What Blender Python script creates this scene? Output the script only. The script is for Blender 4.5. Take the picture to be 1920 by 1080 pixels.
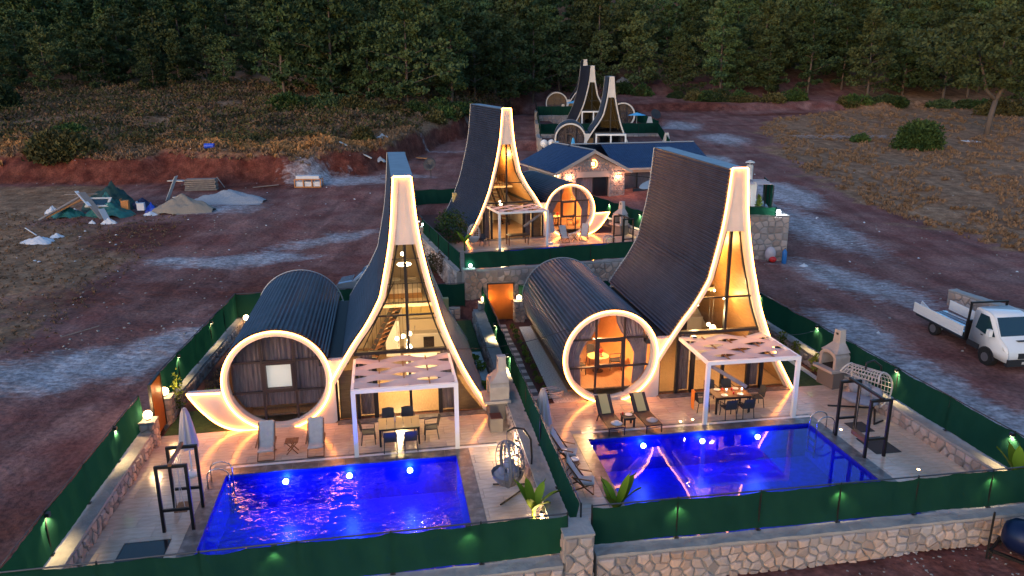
import bpy, math, random
import numpy as np
from mathutils import Vector, Matrix
R_ = math.radians
scene = bpy.context.scene
for o in list(bpy.data.objects): bpy.data.objects.remove(o)
# ------------------------------------------------------------------ camera
CAM_H, CAM_F, CAM_PITCH, CAM_ROLL = 12.796, 1366.9, 14.987, -0.248
cd = bpy.data.cameras.new('camera'); cam = bpy.data.objects.new('camera', cd)
scene.collection.objects.link(cam); scene.camera = cam
cd.sensor_width = 36; cd.lens = CAM_F/1920*36; cd.clip_start = .1; cd.clip_end = 1500
cam.matrix_world = Matrix.Translation((0,0,CAM_H)) @ Matrix.Rotation(R_(90-CAM_PITCH),4,'X') @ Matrix.Rotation(R_(CAM_ROLL),4,'Z')
# ------------------------------------------------------------------ world, sun, exposure
world = bpy.data.worlds.new("World"); scene.world = world; world.use_nodes = True
wn = world.node_tree; bg = wn.nodes['Background']
sky = wn.nodes.new('ShaderNodeTexSky'); sky.sky_type = 'NISHITA'; sky.sun_disc = False
SUN_EL, SUN_AZ = R_(4.0), R_(215)
sky.sun_elevation = SUN_EL; sky.sun_rotation = SUN_AZ; sky.altitude = 100; sky.dust_density = 1.0; sky.ozone_density = 3.0
wn.links.new(sky.outputs[0], bg.inputs[0]); bg.inputs[1].default_value = 0.15
sl = bpy.data.lights.new('sun','SUN'); so = bpy.data.objects.new('sun', sl); scene.collection.objects.link(so)
sl.energy = 0.22; sl.angle = R_(60); sl.color = (1,.72,.6)
so.rotation_euler = (R_(90-20),0,R_(180)-SUN_AZ+R_(0))
scene.view_settings.view_transform = 'Standard'; scene.view_settings.look = 'None'
scene.view_settings.gamma = 1; scene.view_settings.use_curve_mapping = False
scene.view_settings.exposure = 2.0
scene.cycles.max_bounces = 8; scene.cycles.transparent_max_bounces = 16
scene.cycles.sample_clamp_indirect = 4.0
# ------------------------------------------------------------------ materials
MATS = {}
def mat(name, col, rough=.7, metal=0., col2=None, nscale=3., bump=0., bscale=20., emit=None, estr=0., spec=.5, detail=4, stretch=None, coat=0., contrast=(.35,.65)):
    if name in MATS: return MATS[name]
    m = bpy.data.materials.new(name); m.use_nodes = True; nt = m.node_tree; b = nt.nodes['Principled BSDF']
    b.inputs['Base Color'].default_value = (*col,1); b.inputs['Roughness'].default_value = rough
    b.inputs['Metallic'].default_value = metal; b.inputs['Specular IOR Level'].default_value = spec
    b.inputs['Coat Weight'].default_value = coat
    tc = nt.nodes.new('ShaderNodeTexCoord'); src = tc.outputs['Object']
    if stretch:
        mp = nt.nodes.new('ShaderNodeMapping'); mp.inputs['Scale'].default_value = stretch
        nt.links.new(src, mp.inputs[0]); src = mp.outputs[0]
    if col2 is not None:
        n = nt.nodes.new('ShaderNodeTexNoise'); n.inputs['Scale'].default_value = nscale; n.inputs['Detail'].default_value = detail
        nt.links.new(src, n.inputs['Vector'])
        r = nt.nodes.new('ShaderNodeValToRGB'); r.color_ramp.elements[0].color = (*col,1); r.color_ramp.elements[1].color = (*col2,1)
        r.color_ramp.elements[0].position = contrast[0]; r.color_ramp.elements[1].position = contrast[1]
        nt.links.new(n.outputs[0], r.inputs[0]); nt.links.new(r.outputs[0], b.inputs['Base Color'])
    if bump:
        n2 = nt.nodes.new('ShaderNodeTexNoise'); n2.inputs['Scale'].default_value = bscale; n2.inputs['Detail'].default_value = 5
        nt.links.new(src, n2.inputs['Vector']); bp = nt.nodes.new('ShaderNodeBump'); bp.inputs['Strength'].default_value = bump
        bp.inputs['Distance'].default_value = .05
        nt.links.new(n2.outputs[0], bp.inputs['Height']); nt.links.new(bp.outputs[0], b.inputs['Normal'])
    if emit is not None:
        b.inputs['Emission Color'].default_value = (*emit,1); b.inputs['Emission Strength'].default_value = estr
    MATS[name] = m; return m
def per_object_tint(m, amount=.25):
    """each stone or tile has its own tone (Object Info random)"""
    nt = m.node_tree; b = nt.nodes['Principled BSDF']; inp = b.inputs['Base Color']
    oi = nt.nodes.new('ShaderNodeObjectInfo'); mr = nt.nodes.new('ShaderNodeMapRange')
    mr.inputs['To Min'].default_value = 1-amount; mr.inputs['To Max'].default_value = 1+amount
    nt.links.new(oi.outputs['Random'], mr.inputs['Value'])
    hs = nt.nodes.new('ShaderNodeHueSaturation'); nt.links.new(mr.outputs[0], hs.inputs['Value'])
    if inp.is_linked: nt.links.new(inp.links[0].from_socket, hs.inputs['Color'])
    else: hs.inputs['Color'].default_value = inp.default_value
    nt.links.new(hs.outputs[0], inp); return m
def glassy(name, tint=(1,1,1), gloss=.12, rough=.02):
    m = bpy.data.materials.new(name); m.use_nodes = True; nt = m.node_tree; nt.nodes.clear()
    out = nt.nodes.new('ShaderNodeOutputMaterial'); mx = nt.nodes.new('ShaderNodeMixShader')
    tr = nt.nodes.new('ShaderNodeBsdfTransparent'); tr.inputs[0].default_value = (*tint,1)
    gl = nt.nodes.new('ShaderNodeBsdfGlossy'); gl.inputs['Roughness'].default_value = rough
    fr = nt.nodes.new('ShaderNodeLayerWeight'); fr.inputs['Blend'].default_value = gloss
    nt.links.new(fr.outputs['Fresnel'], mx.inputs[0]); nt.links.new(tr.outputs[0], mx.inputs[1]); nt.links.new(gl.outputs[0], mx.inputs[2])
    nt.links.new(mx.outputs[0], out.inputs[0]); MATS[name] = m; return m
M = {}
M['roof'] = mat('roof_sheet',(.042,.044,.072),.38,.6,col2=(.075,.078,.12),nscale=1.3,bump=.12,bscale=9,contrast=(.3,.7))
M['roofcap'] = mat('ridge_sheet',(.16,.19,.26),.4,.4,col2=(.22,.26,.33),nscale=2)
M['flash'] = mat('flashing',(.45,.45,.46),.5,.3)
M['white'] = mat('white_render',(.6,.58,.56),.7,col2=(.53,.51,.49),nscale=1.2,bump=.08,bscale=30)
M['whitemetal'] = mat('white_metal',(.78,.78,.78),.4)
LEDC = (1.0,.30,.045)
M['led'] = mat('led_strip',(1,.8,.6),.5,emit=LEDC,estr=7.5)
M['dark'] = mat('dark_frame',(.018,.018,.022),.4,.2)
M['frame'] = mat('window_frame_brown',(.05,.035,.035),.4,.2)
M['glass'] = glassy('window_glass',(.93,.93,.93),.22)
M['cream'] = mat('cream_wall',(.62,.53,.4),.7,col2=(.58,.48,.35),nscale=.8)
M['woodwall'] = mat('wood_cladding',(.34,.19,.07),.5,col2=(.25,.13,.045),nscale=2.5,stretch=(1,1,8),bump=.05)
M['wood'] = mat('teak',(.25,.105,.045),.55,col2=(.16,.065,.03),nscale=5,stretch=(1,1,6))
M['woodfloor'] = mat('wood_floor',(.3,.2,.12),.35,col2=(.22,.14,.08),nscale=3,stretch=(8,1,1))
M['lounge'] = mat('orange_wall',(.62,.33,.13),.6,col2=(.5,.25,.09),nscale=1)
M['curtain'] = mat('curtain_grey',(.3,.23,.24),.85,col2=(.17,.13,.15),nscale=3,stretch=(8,1,.6))
M['curtain2'] = mat('curtain_lilac',(.36,.3,.36),.85,col2=(.27,.22,.28),nscale=3)
M['blind'] = mat('lit_white_blind',(.8,.79,.74),.7,emit=(1,.93,.8),estr=.1)  # slight emission stands in for light on the white blind
M['tile'] = per_object_tint(mat('travertine_tile',(.58,.47,.385),.17,col2=(.47,.375,.3),nscale=2.2,stretch=(1,3.5,1),bump=.03,bscale=12),.07)
M['grout'] = mat('grout',(.4,.35,.31),.9)
M['marble'] = per_object_tint(mat('dark_marble',(.09,.085,.09),.3,col2=(.24,.23,.24),nscale=3.5,detail=9,contrast=(.45,.75)),.2)
M['strip'] = mat('white_marble',(.72,.71,.73),.35,col2=(.64,.63,.66),nscale=4)
M['pooltile'] = mat('pool_mosaic',(.003,.02,.5),.4,col2=(.002,.012,.34),nscale=5)
M['stone'] = per_object_tint(mat('field_stone',(.33,.3,.3),.85,col2=(.46,.31,.24),nscale=.7,bump=.35,bscale=14),.3)
M['mortar'] = mat('mortar',(.27,.255,.25),.95,bump=.4,bscale=25)
M['cap'] = mat('concrete_cap',(.37,.35,.34),.9,col2=(.28,.27,.27),nscale=2.5,bump=.5,bscale=9)
M['blackmetal'] = mat('black_metal',(.012,.012,.014),.45,.3)
M['pipe'] = mat('grey_pipe',(.06,.06,.07),.4,.6)
M['steel'] = mat('stainless',(.6,.6,.62),.2,1.)
M['rattan'] = mat('dark_rattan',(.03,.034,.045),.6,bump=.4,bscale=60)
M['brownrattan'] = mat('brown_mesh_fabric',(.07,.042,.035),.6,bump=.3,bscale=80)
M['cushion'] = mat('beige_cushion',(.55,.5,.47),.9,col2=(.49,.44,.42),nscale=6,bump=.2,bscale=10)
M['greycushion'] = mat('grey_cushion',(.25,.27,.33),.9,col2=(.2,.22,.28),nscale=4,bump=.3,bscale=7)
M['greywicker'] = mat('grey_wicker',(.16,.17,.2),.7)
M['yellow'] = mat('yellow_towel',(.62,.47,.2),.9,bump=.3,bscale=40)
M['orange'] = mat('orange_cloth',(.85,.26,.02),.8,col2=(.75,.2,.02),nscale=4)
M['door'] = mat('orange_door',(.62,.17,.02),.45,col2=(.52,.13,.015),nscale=2,coat=.2)
M['browndoor'] = mat('brown_door',(.12,.03,.015),.5)
M['plaster'] = mat('bbq_plaster',(.4,.37,.365),.85,col2=(.31,.29,.285),nscale=2,bump=.2,bscale=15)
M['stucco_dark'] = mat('bbq_base',(.15,.14,.14),.9,bump=.2)
M['parasol'] = mat('parasol_fabric',(.52,.43,.43),.9)
M['blueparasol'] = mat('blue_parasol_fabric',(.08,.42,.75),.8)
M['pot'] = mat('globe_glow',(1,.9,.7),.4,emit=(1,.6,.25),estr=7)
M['coolglobe'] = mat('cool_globe_glow',(1,1,1),.4,emit=(.9,.95,1),estr=5)
M['pend'] = mat('pendant_glow',(1,.9,.7),.4,emit=(1,.75,.42),estr=7)
M['poollens'] = mat('pool_lamp_glow',(1,1,1),.3,emit=(.55,.7,1),estr=8)
M['greenlamp'] = mat('wall_lamp_glow',(1,1,.8),.4,emit=(1,.9,.5),estr=4)
M['redtile'] = mat('slate_roof_tile',(.02,.05,.13),.5,.1,col2=(.03,.07,.17),nscale=3)
M['pinkrender'] = mat('pale_render',(.55,.42,.35),.8)
M['plate'] = mat('white_plate',(.8,.8,.8),.2)
M['tyre'] = mat('tyre',(.015,.015,.016),.85)
M['hub'] = mat('wheel_hub',(.3,.3,.32),.4,.7)
M['carwhite'] = mat('white_car_paint',(.75,.77,.8),.3,coat=.6)
M['carblue'] = mat('silver_blue_paint',(.3,.38,.5),.25,.6,coat=.6)
M['carglass'] = mat('car_glass',(.02,.05,.075),.05,.2,coat=.8)
M['blackplastic'] = mat('black_plastic',(.02,.022,.028),.6)
M['headlight'] = mat('headlight_lens',(.6,.62,.6),.1,.3)
M['bluetank'] = mat('blue_tank',(.005,.014,.06),.35,.2)
M['tarp'] = mat('green_tarp',(.012,.085,.075),.45,col2=(.02,.15,.14),nscale=2,bump=.3,bscale=4)
M['darktarp'] = mat('dark_green_tarp',(.006,.035,.03),.6,bump=.3,bscale=4)
M['bluebag'] = mat('blue_plastic',(.02,.08,.6),.4,bump=.4,bscale=5)
M['sack'] = mat('white_sack',(.6,.62,.68),.7,bump=.4,bscale=6)
M['plank'] = mat('weathered_plank',(.3,.24,.2),.8,col2=(.22,.17,.15),nscale=4,stretch=(1,6,1))
M['orangeplank'] = mat('orange_timber',(.5,.2,.06),.7)
M['sand'] = mat('sand_pile',(.27,.23,.19),.95,bump=.5,bscale=8)
M['gravelpile'] = mat('gravel_pile',(.36,.37,.41),.95,col2=(.28,.29,.32),nscale=12,bump=.8,bscale=10)
M['pebble'] = mat('white_pebbles',(.8,.78,.75),.9,col2=(.5,.49,.47),nscale=14,bump=.9,bscale=30,detail=6)
M['soil'] = mat('red_soil_bed',(.1,.03,.022),.95,bump=.6,bscale=12)
M['shadedroom'] = mat('shaded_room',(.03,.026,.026),.7); M['shadedcurtain'] = mat('shaded_curtain',(.11,.09,.1),.9)  # shade of the unlit rooms put into the lining and curtain colours
M['lawn'] = mat('lawn_green',(.06,.1,.02),.95,col2=(.035,.065,.015),nscale=5,bump=.8,bscale=40)
M['step_light'] = mat('light_paver',(.45,.43,.42),.7); M['step_dark'] = mat('dark_paver',(.09,.09,.1),.7)
M['trunk'] = mat('pine_bark',(.11,.085,.075),.95,bump=.5,bscale=6)
M['deadwood'] = mat('grey_dead_wood',(.22,.2,.22),.9)
M['red'] = mat('red_plastic',(.6,.02,.02),.4); M['bluegas'] = mat('blue_gas_bottle',(.02,.16,.45),.35)
M['clearbag'] = mat('clear_bag',(.5,.42,.45),.25,spec=.8)
M['charcoal'] = mat('charcoal',(.02,.02,.02),.9)
M['mat_grey'] = mat('rubber_mat',(.05,.045,.045),.85,bump=.5,bscale=50)
M['glossblack'] = mat('dark_glass_cover',(.02,.018,.02),.12)
M['hose'] = mat('white_hose',(.55,.56,.58),.5)
M['dish'] = mat('dish_metal',(.45,.44,.43),.5,.2); M['darkdish'] = mat('dark_dish_metal',(.03,.03,.035),.5,.2)
def foliage(name, c1, c2, rough=.75, transl=.15):
    m = mat(name, c1, rough, col2=c2, nscale=.55, detail=3, spec=.15); nt = m.node_tree; b = nt.nodes['Principled BSDF']
    oi = nt.nodes.new('ShaderNodeObjectInfo'); hs = nt.nodes.new('ShaderNodeHueSaturation')
    mr = nt.nodes.new('ShaderNodeMapRange'); mr.inputs['To Min'].default_value=.7; mr.inputs['To Max'].default_value=1.6
    nt.links.new(oi.outputs['Random'], mr.inputs[0]); nt.links.new(mr.outputs[0], hs.inputs['Value'])
    nt.links.new(b.inputs['Base Color'].links[0].from_socket, hs.inputs['Color']); nt.links.new(hs.outputs[0], b.inputs['Base Color'])
    return m
M['pine'] = foliage('pine_needles',(.026,.052,.024),(.052,.088,.036))
M['pine2'] = foliage('olive_pine_needles',(.04,.06,.024),(.072,.094,.04))
M['pine3'] = foliage('cool_pine_needles',(.025,.045,.018),(.05,.075,.032))
M['bush'] = foliage('dark_bush_leaves',(.02,.045,.015),(.045,.075,.02))
M['brush'] = foliage('scrub_leaves',(.05,.045,.018),(.085,.08,.03))
M['brush2'] = foliage('brown_scrub_leaves',(.1,.06,.038),(.16,.105,.068))
M['drygrass'] = foliage('dry_grass_blades',(.19,.115,.065),(.27,.165,.1))
M['goldgrass'] = foliage('golden_grass_blades',(.2,.1,.04),(.27,.145,.065))
M['banana'] = foliage('banana_leaf',(.12,.2,.015),(.2,.28,.02))
M['plantgreen'] = foliage('garden_leaves',(.1,.14,.02),(.16,.2,.03))
# green shade net
def net_mat():
    m = bpy.data.materials.new('green_shade_net'); m.use_nodes = True; nt = m.node_tree; nt.nodes.clear()
    out = nt.nodes.new('ShaderNodeOutputMaterial'); mx = nt.nodes.new('ShaderNodeMixShader'); mx.inputs[0].default_value = .35
    d = nt.nodes.new('ShaderNodeBsdfDiffuse'); t = nt.nodes.new('ShaderNodeBsdfTranslucent')
    tc = nt.nodes.new('ShaderNodeTexCoord'); n = nt.nodes.new('ShaderNodeTexNoise'); n.inputs['Scale'].default_value = 1.6
    nt.links.new(tc.outputs['Object'], n.inputs['Vector'])
    r = nt.nodes.new('ShaderNodeValToRGB'); r.color_ramp.elements[0].color=(.009,.036,.026,1); r.color_ramp.elements[1].color=(.014,.058,.042,1)
    nt.links.new(n.outputs[0], r.inputs[0]); nt.links.new(r.outputs[0], d.inputs[0])
    t.inputs[0].default_value = (.016,.1,.05,1)
    nt.links.new(d.outputs[0], mx.inputs[1]); nt.links.new(t.outputs[0], mx.inputs[2]); nt.links.new(mx.outputs[0], out.inputs[0]); return m
M['net'] = net_mat()
M['bluenet'] = M['net']
def water_mat(name, bstr, bscale, stretch):
    m = bpy.data.materials.new(name); m.use_nodes = True; nt = m.node_tree; nt.nodes.clear()
    out = nt.nodes.new('ShaderNodeOutputMaterial'); mx = nt.nodes.new('ShaderNodeMixShader')
    tr = nt.nodes.new('ShaderNodeBsdfTransparent'); tr.inputs[0].default_value = (.55,.62,1,1)
    gl = nt.nodes.new('ShaderNodeBsdfGlossy'); gl.inputs['Roughness'].default_value = .03
    fr = nt.nodes.new('ShaderNodeFresnel'); fr.inputs[0].default_value = 1.38
    tc = nt.nodes.new('ShaderNodeTexCoord'); mp = nt.nodes.new('ShaderNodeMapping'); mp.inputs['Scale'].default_value = stretch
    n = nt.nodes.new('ShaderNodeTexNoise'); n.inputs['Scale'].default_value = bscale; n.inputs['Detail'].default_value = 1.2; n.inputs['Distortion'].default_value=.3
    bp = nt.nodes.new('ShaderNodeBump'); bp.inputs['Strength'].default_value = bstr; bp.inputs['Distance'].default_value = .1
    nt.links.new(tc.outputs['Object'], mp.inputs[0]); nt.links.new(mp.outputs[0], n.inputs['Vector']); nt.links.new(n.outputs[0], bp.inputs['Height'])
    nt.links.new(bp.outputs[0], gl.inputs['Normal']); nt.links.new(bp.outputs[0], fr.inputs['Normal'])
    nt.links.new(fr.outputs[0], mx.inputs[0]); nt.links.new(tr.outputs[0], mx.inputs[1]); nt.links.new(gl.outputs[0], mx.inputs[2])
    nt.links.new(mx.outputs[0], out.inputs[0]); return m
M['water_rough'] = water_mat('rippled_water', .34, 2.3, (1,1.5,1)); M['water_calm'] = water_mat('calm_water', .035, 1.2, (1,1,1))
# ------------------------------------------------------------------ mesh helpers
COL = scene.collection
class MB:
    def __init__(s): s.v=[]; s.f=[]
    def add(s, V, F):
        n=len(s.v); s.v += [tuple(p) for p in V]; s.f += [tuple(i+n for i in f) for f in F]; return s
    def box(s, x0,x1,y0,y1,z0,z1):
        return s.add([(x,y,z) for z in (z0,z1) for y in (y0,y1) for x in (x0,x1)],
          [(0,2,3,1),(4,5,7,6),(0,1,5,4),(2,6,7,3),(0,4,6,2),(1,3,7,5)])
    def bar(s, a, b, w, h=None, up=(0,0,1)):
        a=Vector(a); b=Vector(b); h=h or w; d=(b-a).normalized(); u=Vector(up)
        if abs(d.dot(u))>.95: u=Vector((0,1,0))
        r=d.cross(u).normalized(); u=r.cross(d).normalized()
        V=[p+r*sx*w/2+u*sy*h/2 for p in (a,b) for sx,sy in ((-1,-1),(1,-1),(1,1),(-1,1))]
        return s.add(V,[(0,1,2,3),(7,6,5,4),(0,4,5,1),(1,5,6,2),(2,6,7,3),(3,7,4,0)])
    def tube(s, pts, r, n=6, closed=False, rad=None):
        pts=[Vector(p) for p in pts]; N=len(pts); V=[]; F=[]; prev=None
        for i,p in enumerate(pts):
            if closed: d=(pts[(i+1)%N]-pts[i-1])
            else: d=pts[min(i+1,N-1)]-pts[max(i-1,0)]
            d.normalize()
            if prev is None:
                u=Vector((0,0,1)) if abs(d.z)<.9 else Vector((1,0,0)); a=d.cross(u).normalized()
            else: a=(prev-d*prev.dot(d)).normalized()
            prev=a; b=d.cross(a); rr=rad[i] if rad else r
            V+=[p+(a*math.cos(t*2*math.pi/n)+b*math.sin(t*2*math.pi/n))*rr for t in range(n)]
        for i in range(N if closed else N-1):
            j=(i+1)%N
            for t in range(n): F.append((i*n+t,i*n+(t+1)%n,j*n+(t+1)%n,j*n+t))
        if not closed: F+= [tuple(range(n))[::-1], tuple(range((N-1)*n,N*n))]
        return s.add(V,F)
    def lathe(s, prof, c=(0,0,0), n=16):
        V=[];F=[]
        for r,z in prof: V+=[(c[0]+r*math.cos(t*2*math.pi/n), c[1]+r*math.sin(t*2*math.pi/n), c[2]+z) for t in range(n)]
        for i in range(len(prof)-1):
            for t in range(n): F.append((i*n+t,i*n+(t+1)%n,(i+1)*n+(t+1)%n,(i+1)*n+t))
        F+=[tuple(range(n))[::-1], tuple(range((len(prof)-1)*n,len(prof)*n))]
        return s.add(V,F)
    def ball(s, c, r, n=12, m=8, sc=(1,1,1)):
        prof=[(max(1e-4,math.sin(math.pi*i/m)),-math.cos(math.pi*i/m)) for i in range(m+1)]
        k=len(s.v); s.lathe(prof,(0,0,0),n)
        for i in range(k,len(s.v)): v=s.v[i]; s.v[i]=(c[0]+v[0]*r*sc[0],c[1]+v[1]*r*sc[1],c[2]+v[2]*r*sc[2])
        return s
    def strip(s, A, B):
        """quads between two polylines"""
        V=list(A)+list(B); n=len(A)
        return s.add(V,[(i,i+1,n+i+1,n+i) for i in range(n-1)])
    def slab(s, A, B, y0, y1):
        """band between 2-D polylines A,B (x,z) extruded y0..y1"""
        n=len(A); V=[(x,y0,z) for x,z in A]+[(x,y0,z) for x,z in B]+[(x,y1,z) for x,z in A]+[(x,y1,z) for x,z in B]
        F=[]
        for i in range(n-1):
            F+=[(i,i+1,n+i+1,n+i),(2*n+i,3*n+i,3*n+i+1,2*n+i+1),(i,2*n+i,2*n+i+1,i+1),(n+i,n+i+1,3*n+i+1,3*n+i)]
        F+=[(0,n,3*n,2*n),(n-1,3*n-1,4*n-1,2*n-1)]
        return s.add(V,F)
    def prism(s, poly, y0, y1):
        n=len(poly); V=[(x,y0,z) for x,z in poly]+[(x,y1,z) for x,z in poly]
        return s.add(V,[tuple(range(n)),tuple(range(2*n-1,n-1,-1))]+[(i,n+i,n+(i+1)%n,(i+1)%n) for i in range(n)])
    def vprism(s, poly, z0, z1):
        n=len(poly); V=[(x,y,z0) for x,y in poly]+[(x,y,z1) for x,y in poly]
        return s.add(V,[tuple(range(n))[::-1],tuple(range(n,2*n))]+[(i,(i+1)%n,n+(i+1)%n,n+i) for i in range(n)])
    def mesh(s, name, m, smooth=False):
        me=bpy.data.meshes.new(name); me.from_pydata(s.v,[],s.f); me.update()
        for k in (m if isinstance(m,(list,tuple)) else [m]): me.materials.append(k)
        if smooth: me.shade_smooth()
        return me
    def build(s, name, m, parent=None, smooth=False, mirror=False):
        if mirror: s.v=[(-x,y,z) for x,y,z in s.v]; s.f=[tuple(reversed(f)) for f in s.f]
        return link(name, s.mesh(name,m,smooth), parent)
def link(name, me, parent=None):
    o=bpy.data.objects.new(name, me); COL.objects.link(o)
    if parent is not None: o.parent=parent
    return o
def tag(o, label=None, cat=None, group=None, kind=None):
    if label: o['label']=label
    if cat: o['category']=cat
    if group: o['group']=group
    if kind: o['kind']=kind
    return o
def thing(name, label, cat, loc=(0,0,0), rz=0., group=None):
    o=bpy.data.objects.new(name,None); COL.objects.link(o); o.location=loc; o.rotation_euler=(0,0,rz); o.empty_display_size=.2
    return tag(o,label,cat,group)
def dup(root, loc, rz, label=None, group=None, scale=None):
    kids={}
    for ch in root.children_recursive: kids.setdefault(ch.parent,[]).append(ch)
    def cp(o,par):
        c=o.copy(); COL.objects.link(c)
        if par is not None: c.parent=par
        for k in kids.get(o,[]): cp(k,c)
        return c
    r=cp(root,None); r.location=loc; r.rotation_euler=(0,0,rz)
    if label: r['label']=label
    if group: r['group']=group
    if scale: r.scale=(scale,)*3
    return r
LAMPS=.8
def lamp(loc, power, color=(1,.62,.3), r=.08, parent=None, kind='POINT', rot=None, size=None, spot=None):
    l=bpy.data.lights.new('lamp_light',kind); l.energy=power*LAMPS; l.color=color
    if kind=='AREA': l.size=size or .5
    else: l.shadow_soft_size=r
    if spot: l.spot_size=R_(spot); l.spot_blend=.8
    o=bpy.data.objects.new('lamp_light',l); COL.objects.link(o); o.location=loc
    if rot: o.rotation_euler=rot
    if parent is not None: o.parent=parent
    return o
# ------------------------------------------------------------------ villa frames
FR = {'A':((-9.193,26.606,0.),10.0),'B':((4.168,29.088,0.02),8.73),'C':((4.568,56.748,1.911),17.26),
      'D':((7.65,96.5,4.99),-4.),'E':((18.2,122.2,7.21),4.4),'F':((8.49,140.1,8.9),-2.9)}
def W(v,x,y,z=0.):
    (ox,oy,oz),a=FR[v]; a=R_(a); return (ox+x*math.cos(a)-y*math.sin(a), oy+x*math.sin(a)+y*math.cos(a), oz+z)
def Wr(v,a=0.): return R_(FR[v][1])+a
def Linv(v,X,Y):
    (ox,oy,oz),a=FR[v]; a=R_(a); dx=X-ox; dy=Y-oy
    return dx*math.cos(a)+dy*math.sin(a), -dx*math.sin(a)+dy*math.cos(a)
#TERRAIN_BEGIN
def sstep(t): t=np.clip(t,0,1); return t*t*(3-2*t)
_BY=[-40,0,15,19,27,34,41,57,75,96,122,140,160,200,260,340,520]
_BZ=[-1.2,-.9,-.5,-.2,.0,.3,.7,1.5,3.2,4.8,7.1,8.7,11.3,22,44,72,120]
_LX=[-200,-60,-37,-22,-15,-8.5,-3,2,6,12,60]
_LY=[84,80,79,79,86,110,126,150,158,162,164]
def fbm(x,y,s,seed=0,octv=4):
    rs=np.random.RandomState(seed); r=np.zeros_like(x,dtype=float); a=1.
    for k in range(octv):
        for j in range(4):
            t=rs.rand()*6.283; p=rs.rand()*6.283; f=(2**k)/s*(.7+.6*rs.rand())
            r+=a*np.sin((x*np.cos(t)+y*np.sin(t))*f*6.283+p+1.3*np.sin(y*f*2.1+x*f*1.7+p*3))
        a*=.5
    return r/4
def bank_d(x,y): return y-np.interp(x,_LX,_LY)+fbm(x,y,14,5,4)*2.6
def height(x,y,pads=True):
    x=np.asarray(x,float); y=np.asarray(y,float)
    z=np.interp(y,_BY,_BZ)
    z=(z+np.interp(y-2,_BY,_BZ)+np.interp(y+2,_BY,_BZ))/3
    left=sstep((8-x)/14)
    d=bank_d(x,y)
    z=z+left*((2.7+.6*fbm(x,y,11,12,2))*sstep(d/4.2)+.055*np.clip(d,0,60))
    # gentle berm on the right before the forest
    br=y-(142+.05*x)+fbm(x,y,25,8,3)*3
    z=z+sstep((x-14)/10)*(1.0*sstep(br/3))
    z=z+fbm(x,y,22,1,4)*.16*sstep((y-5)/20)+fbm(x,y,3.5,2,3)*.04
    if pads:
        def pad(z,v,x0,x1,y0,y1,zz,m=.6):
            (ox,oy,oz),a=FR[v]; a=R_(a); dx=x-ox; dy=y-oy
            lx=dx*np.cos(a)+dy*np.sin(a); ly=-dx*np.sin(a)+dy*np.cos(a)
            e=np.minimum(np.minimum(lx-x0,x1-lx),np.minimum(ly-y0,y1-ly)); w=sstep(e/m+.5)
            return z*(1-w)+w*(oz+zz)
        z=pad(z,'A',-4.7,9.3,-11.2,13.6,-1.9,.3); z=pad(z,'B',-4.2,11.0,-11.2,13.0,-1.9,.3)
        z=pad(z,'C',-11.2,5.0,-11.2,14.0,-.6,.3)
        for v in 'DEF': z=pad(z,v,-10,9,-5,11,-.25,2)
    return z
def H(x,y): return float(height(np.array([x]),np.array([y]))[0])
#TERRAIN_END
# ------------------------------------------------------------------ ground sheet
def gauss_blobs(x,y,bl):
    w=np.zeros_like(x)
    for cx,cy,rx,ry,a,s in bl:
        a=R_(a); dx=x-cx; dy=y-cy; u=(dx*np.cos(a)+dy*np.sin(a))/rx; v=(-dx*np.sin(a)+dy*np.cos(a))/ry
        w=np.maximum(w,s*np.exp(-(u*u+v*v)**1.3))
    return w
DUST=[(-20.5,32.5,6.,2.6,28,1),(-17.5,36.5,3.5,1.3,30,.8),(-19.5,51.5,5.5,1.7,14,1),(-14.8,57,5,1.5,35,.8),(-24.3,51.3,2.2,1.,5,.9),(-18.3,79.5,6,2.6,5,.95),(-26.5,67.5,4,3,20,.7),
 (-12,82,4,1.6,10,.6),(28,125,4,6,0,.9),(25.5,93,2.6,4,0,.9),(27,73,3.4,7,10,.95),(25.2,60,3.2,9,12,.8),(17.6,31,2.6,5.0,12,1.3),(19.2,26.5,2.2,4.2,14,1.3),(18.0,36.5,1.8,4,10,.9),(31.5,110,4,7,0,.8),(22,46,2.6,8,20,.75),(-7,100,8,1.2,0,.5),(-8,118,6,.8,3,.6),(13,21,2,.6,10,.2)]
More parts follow.
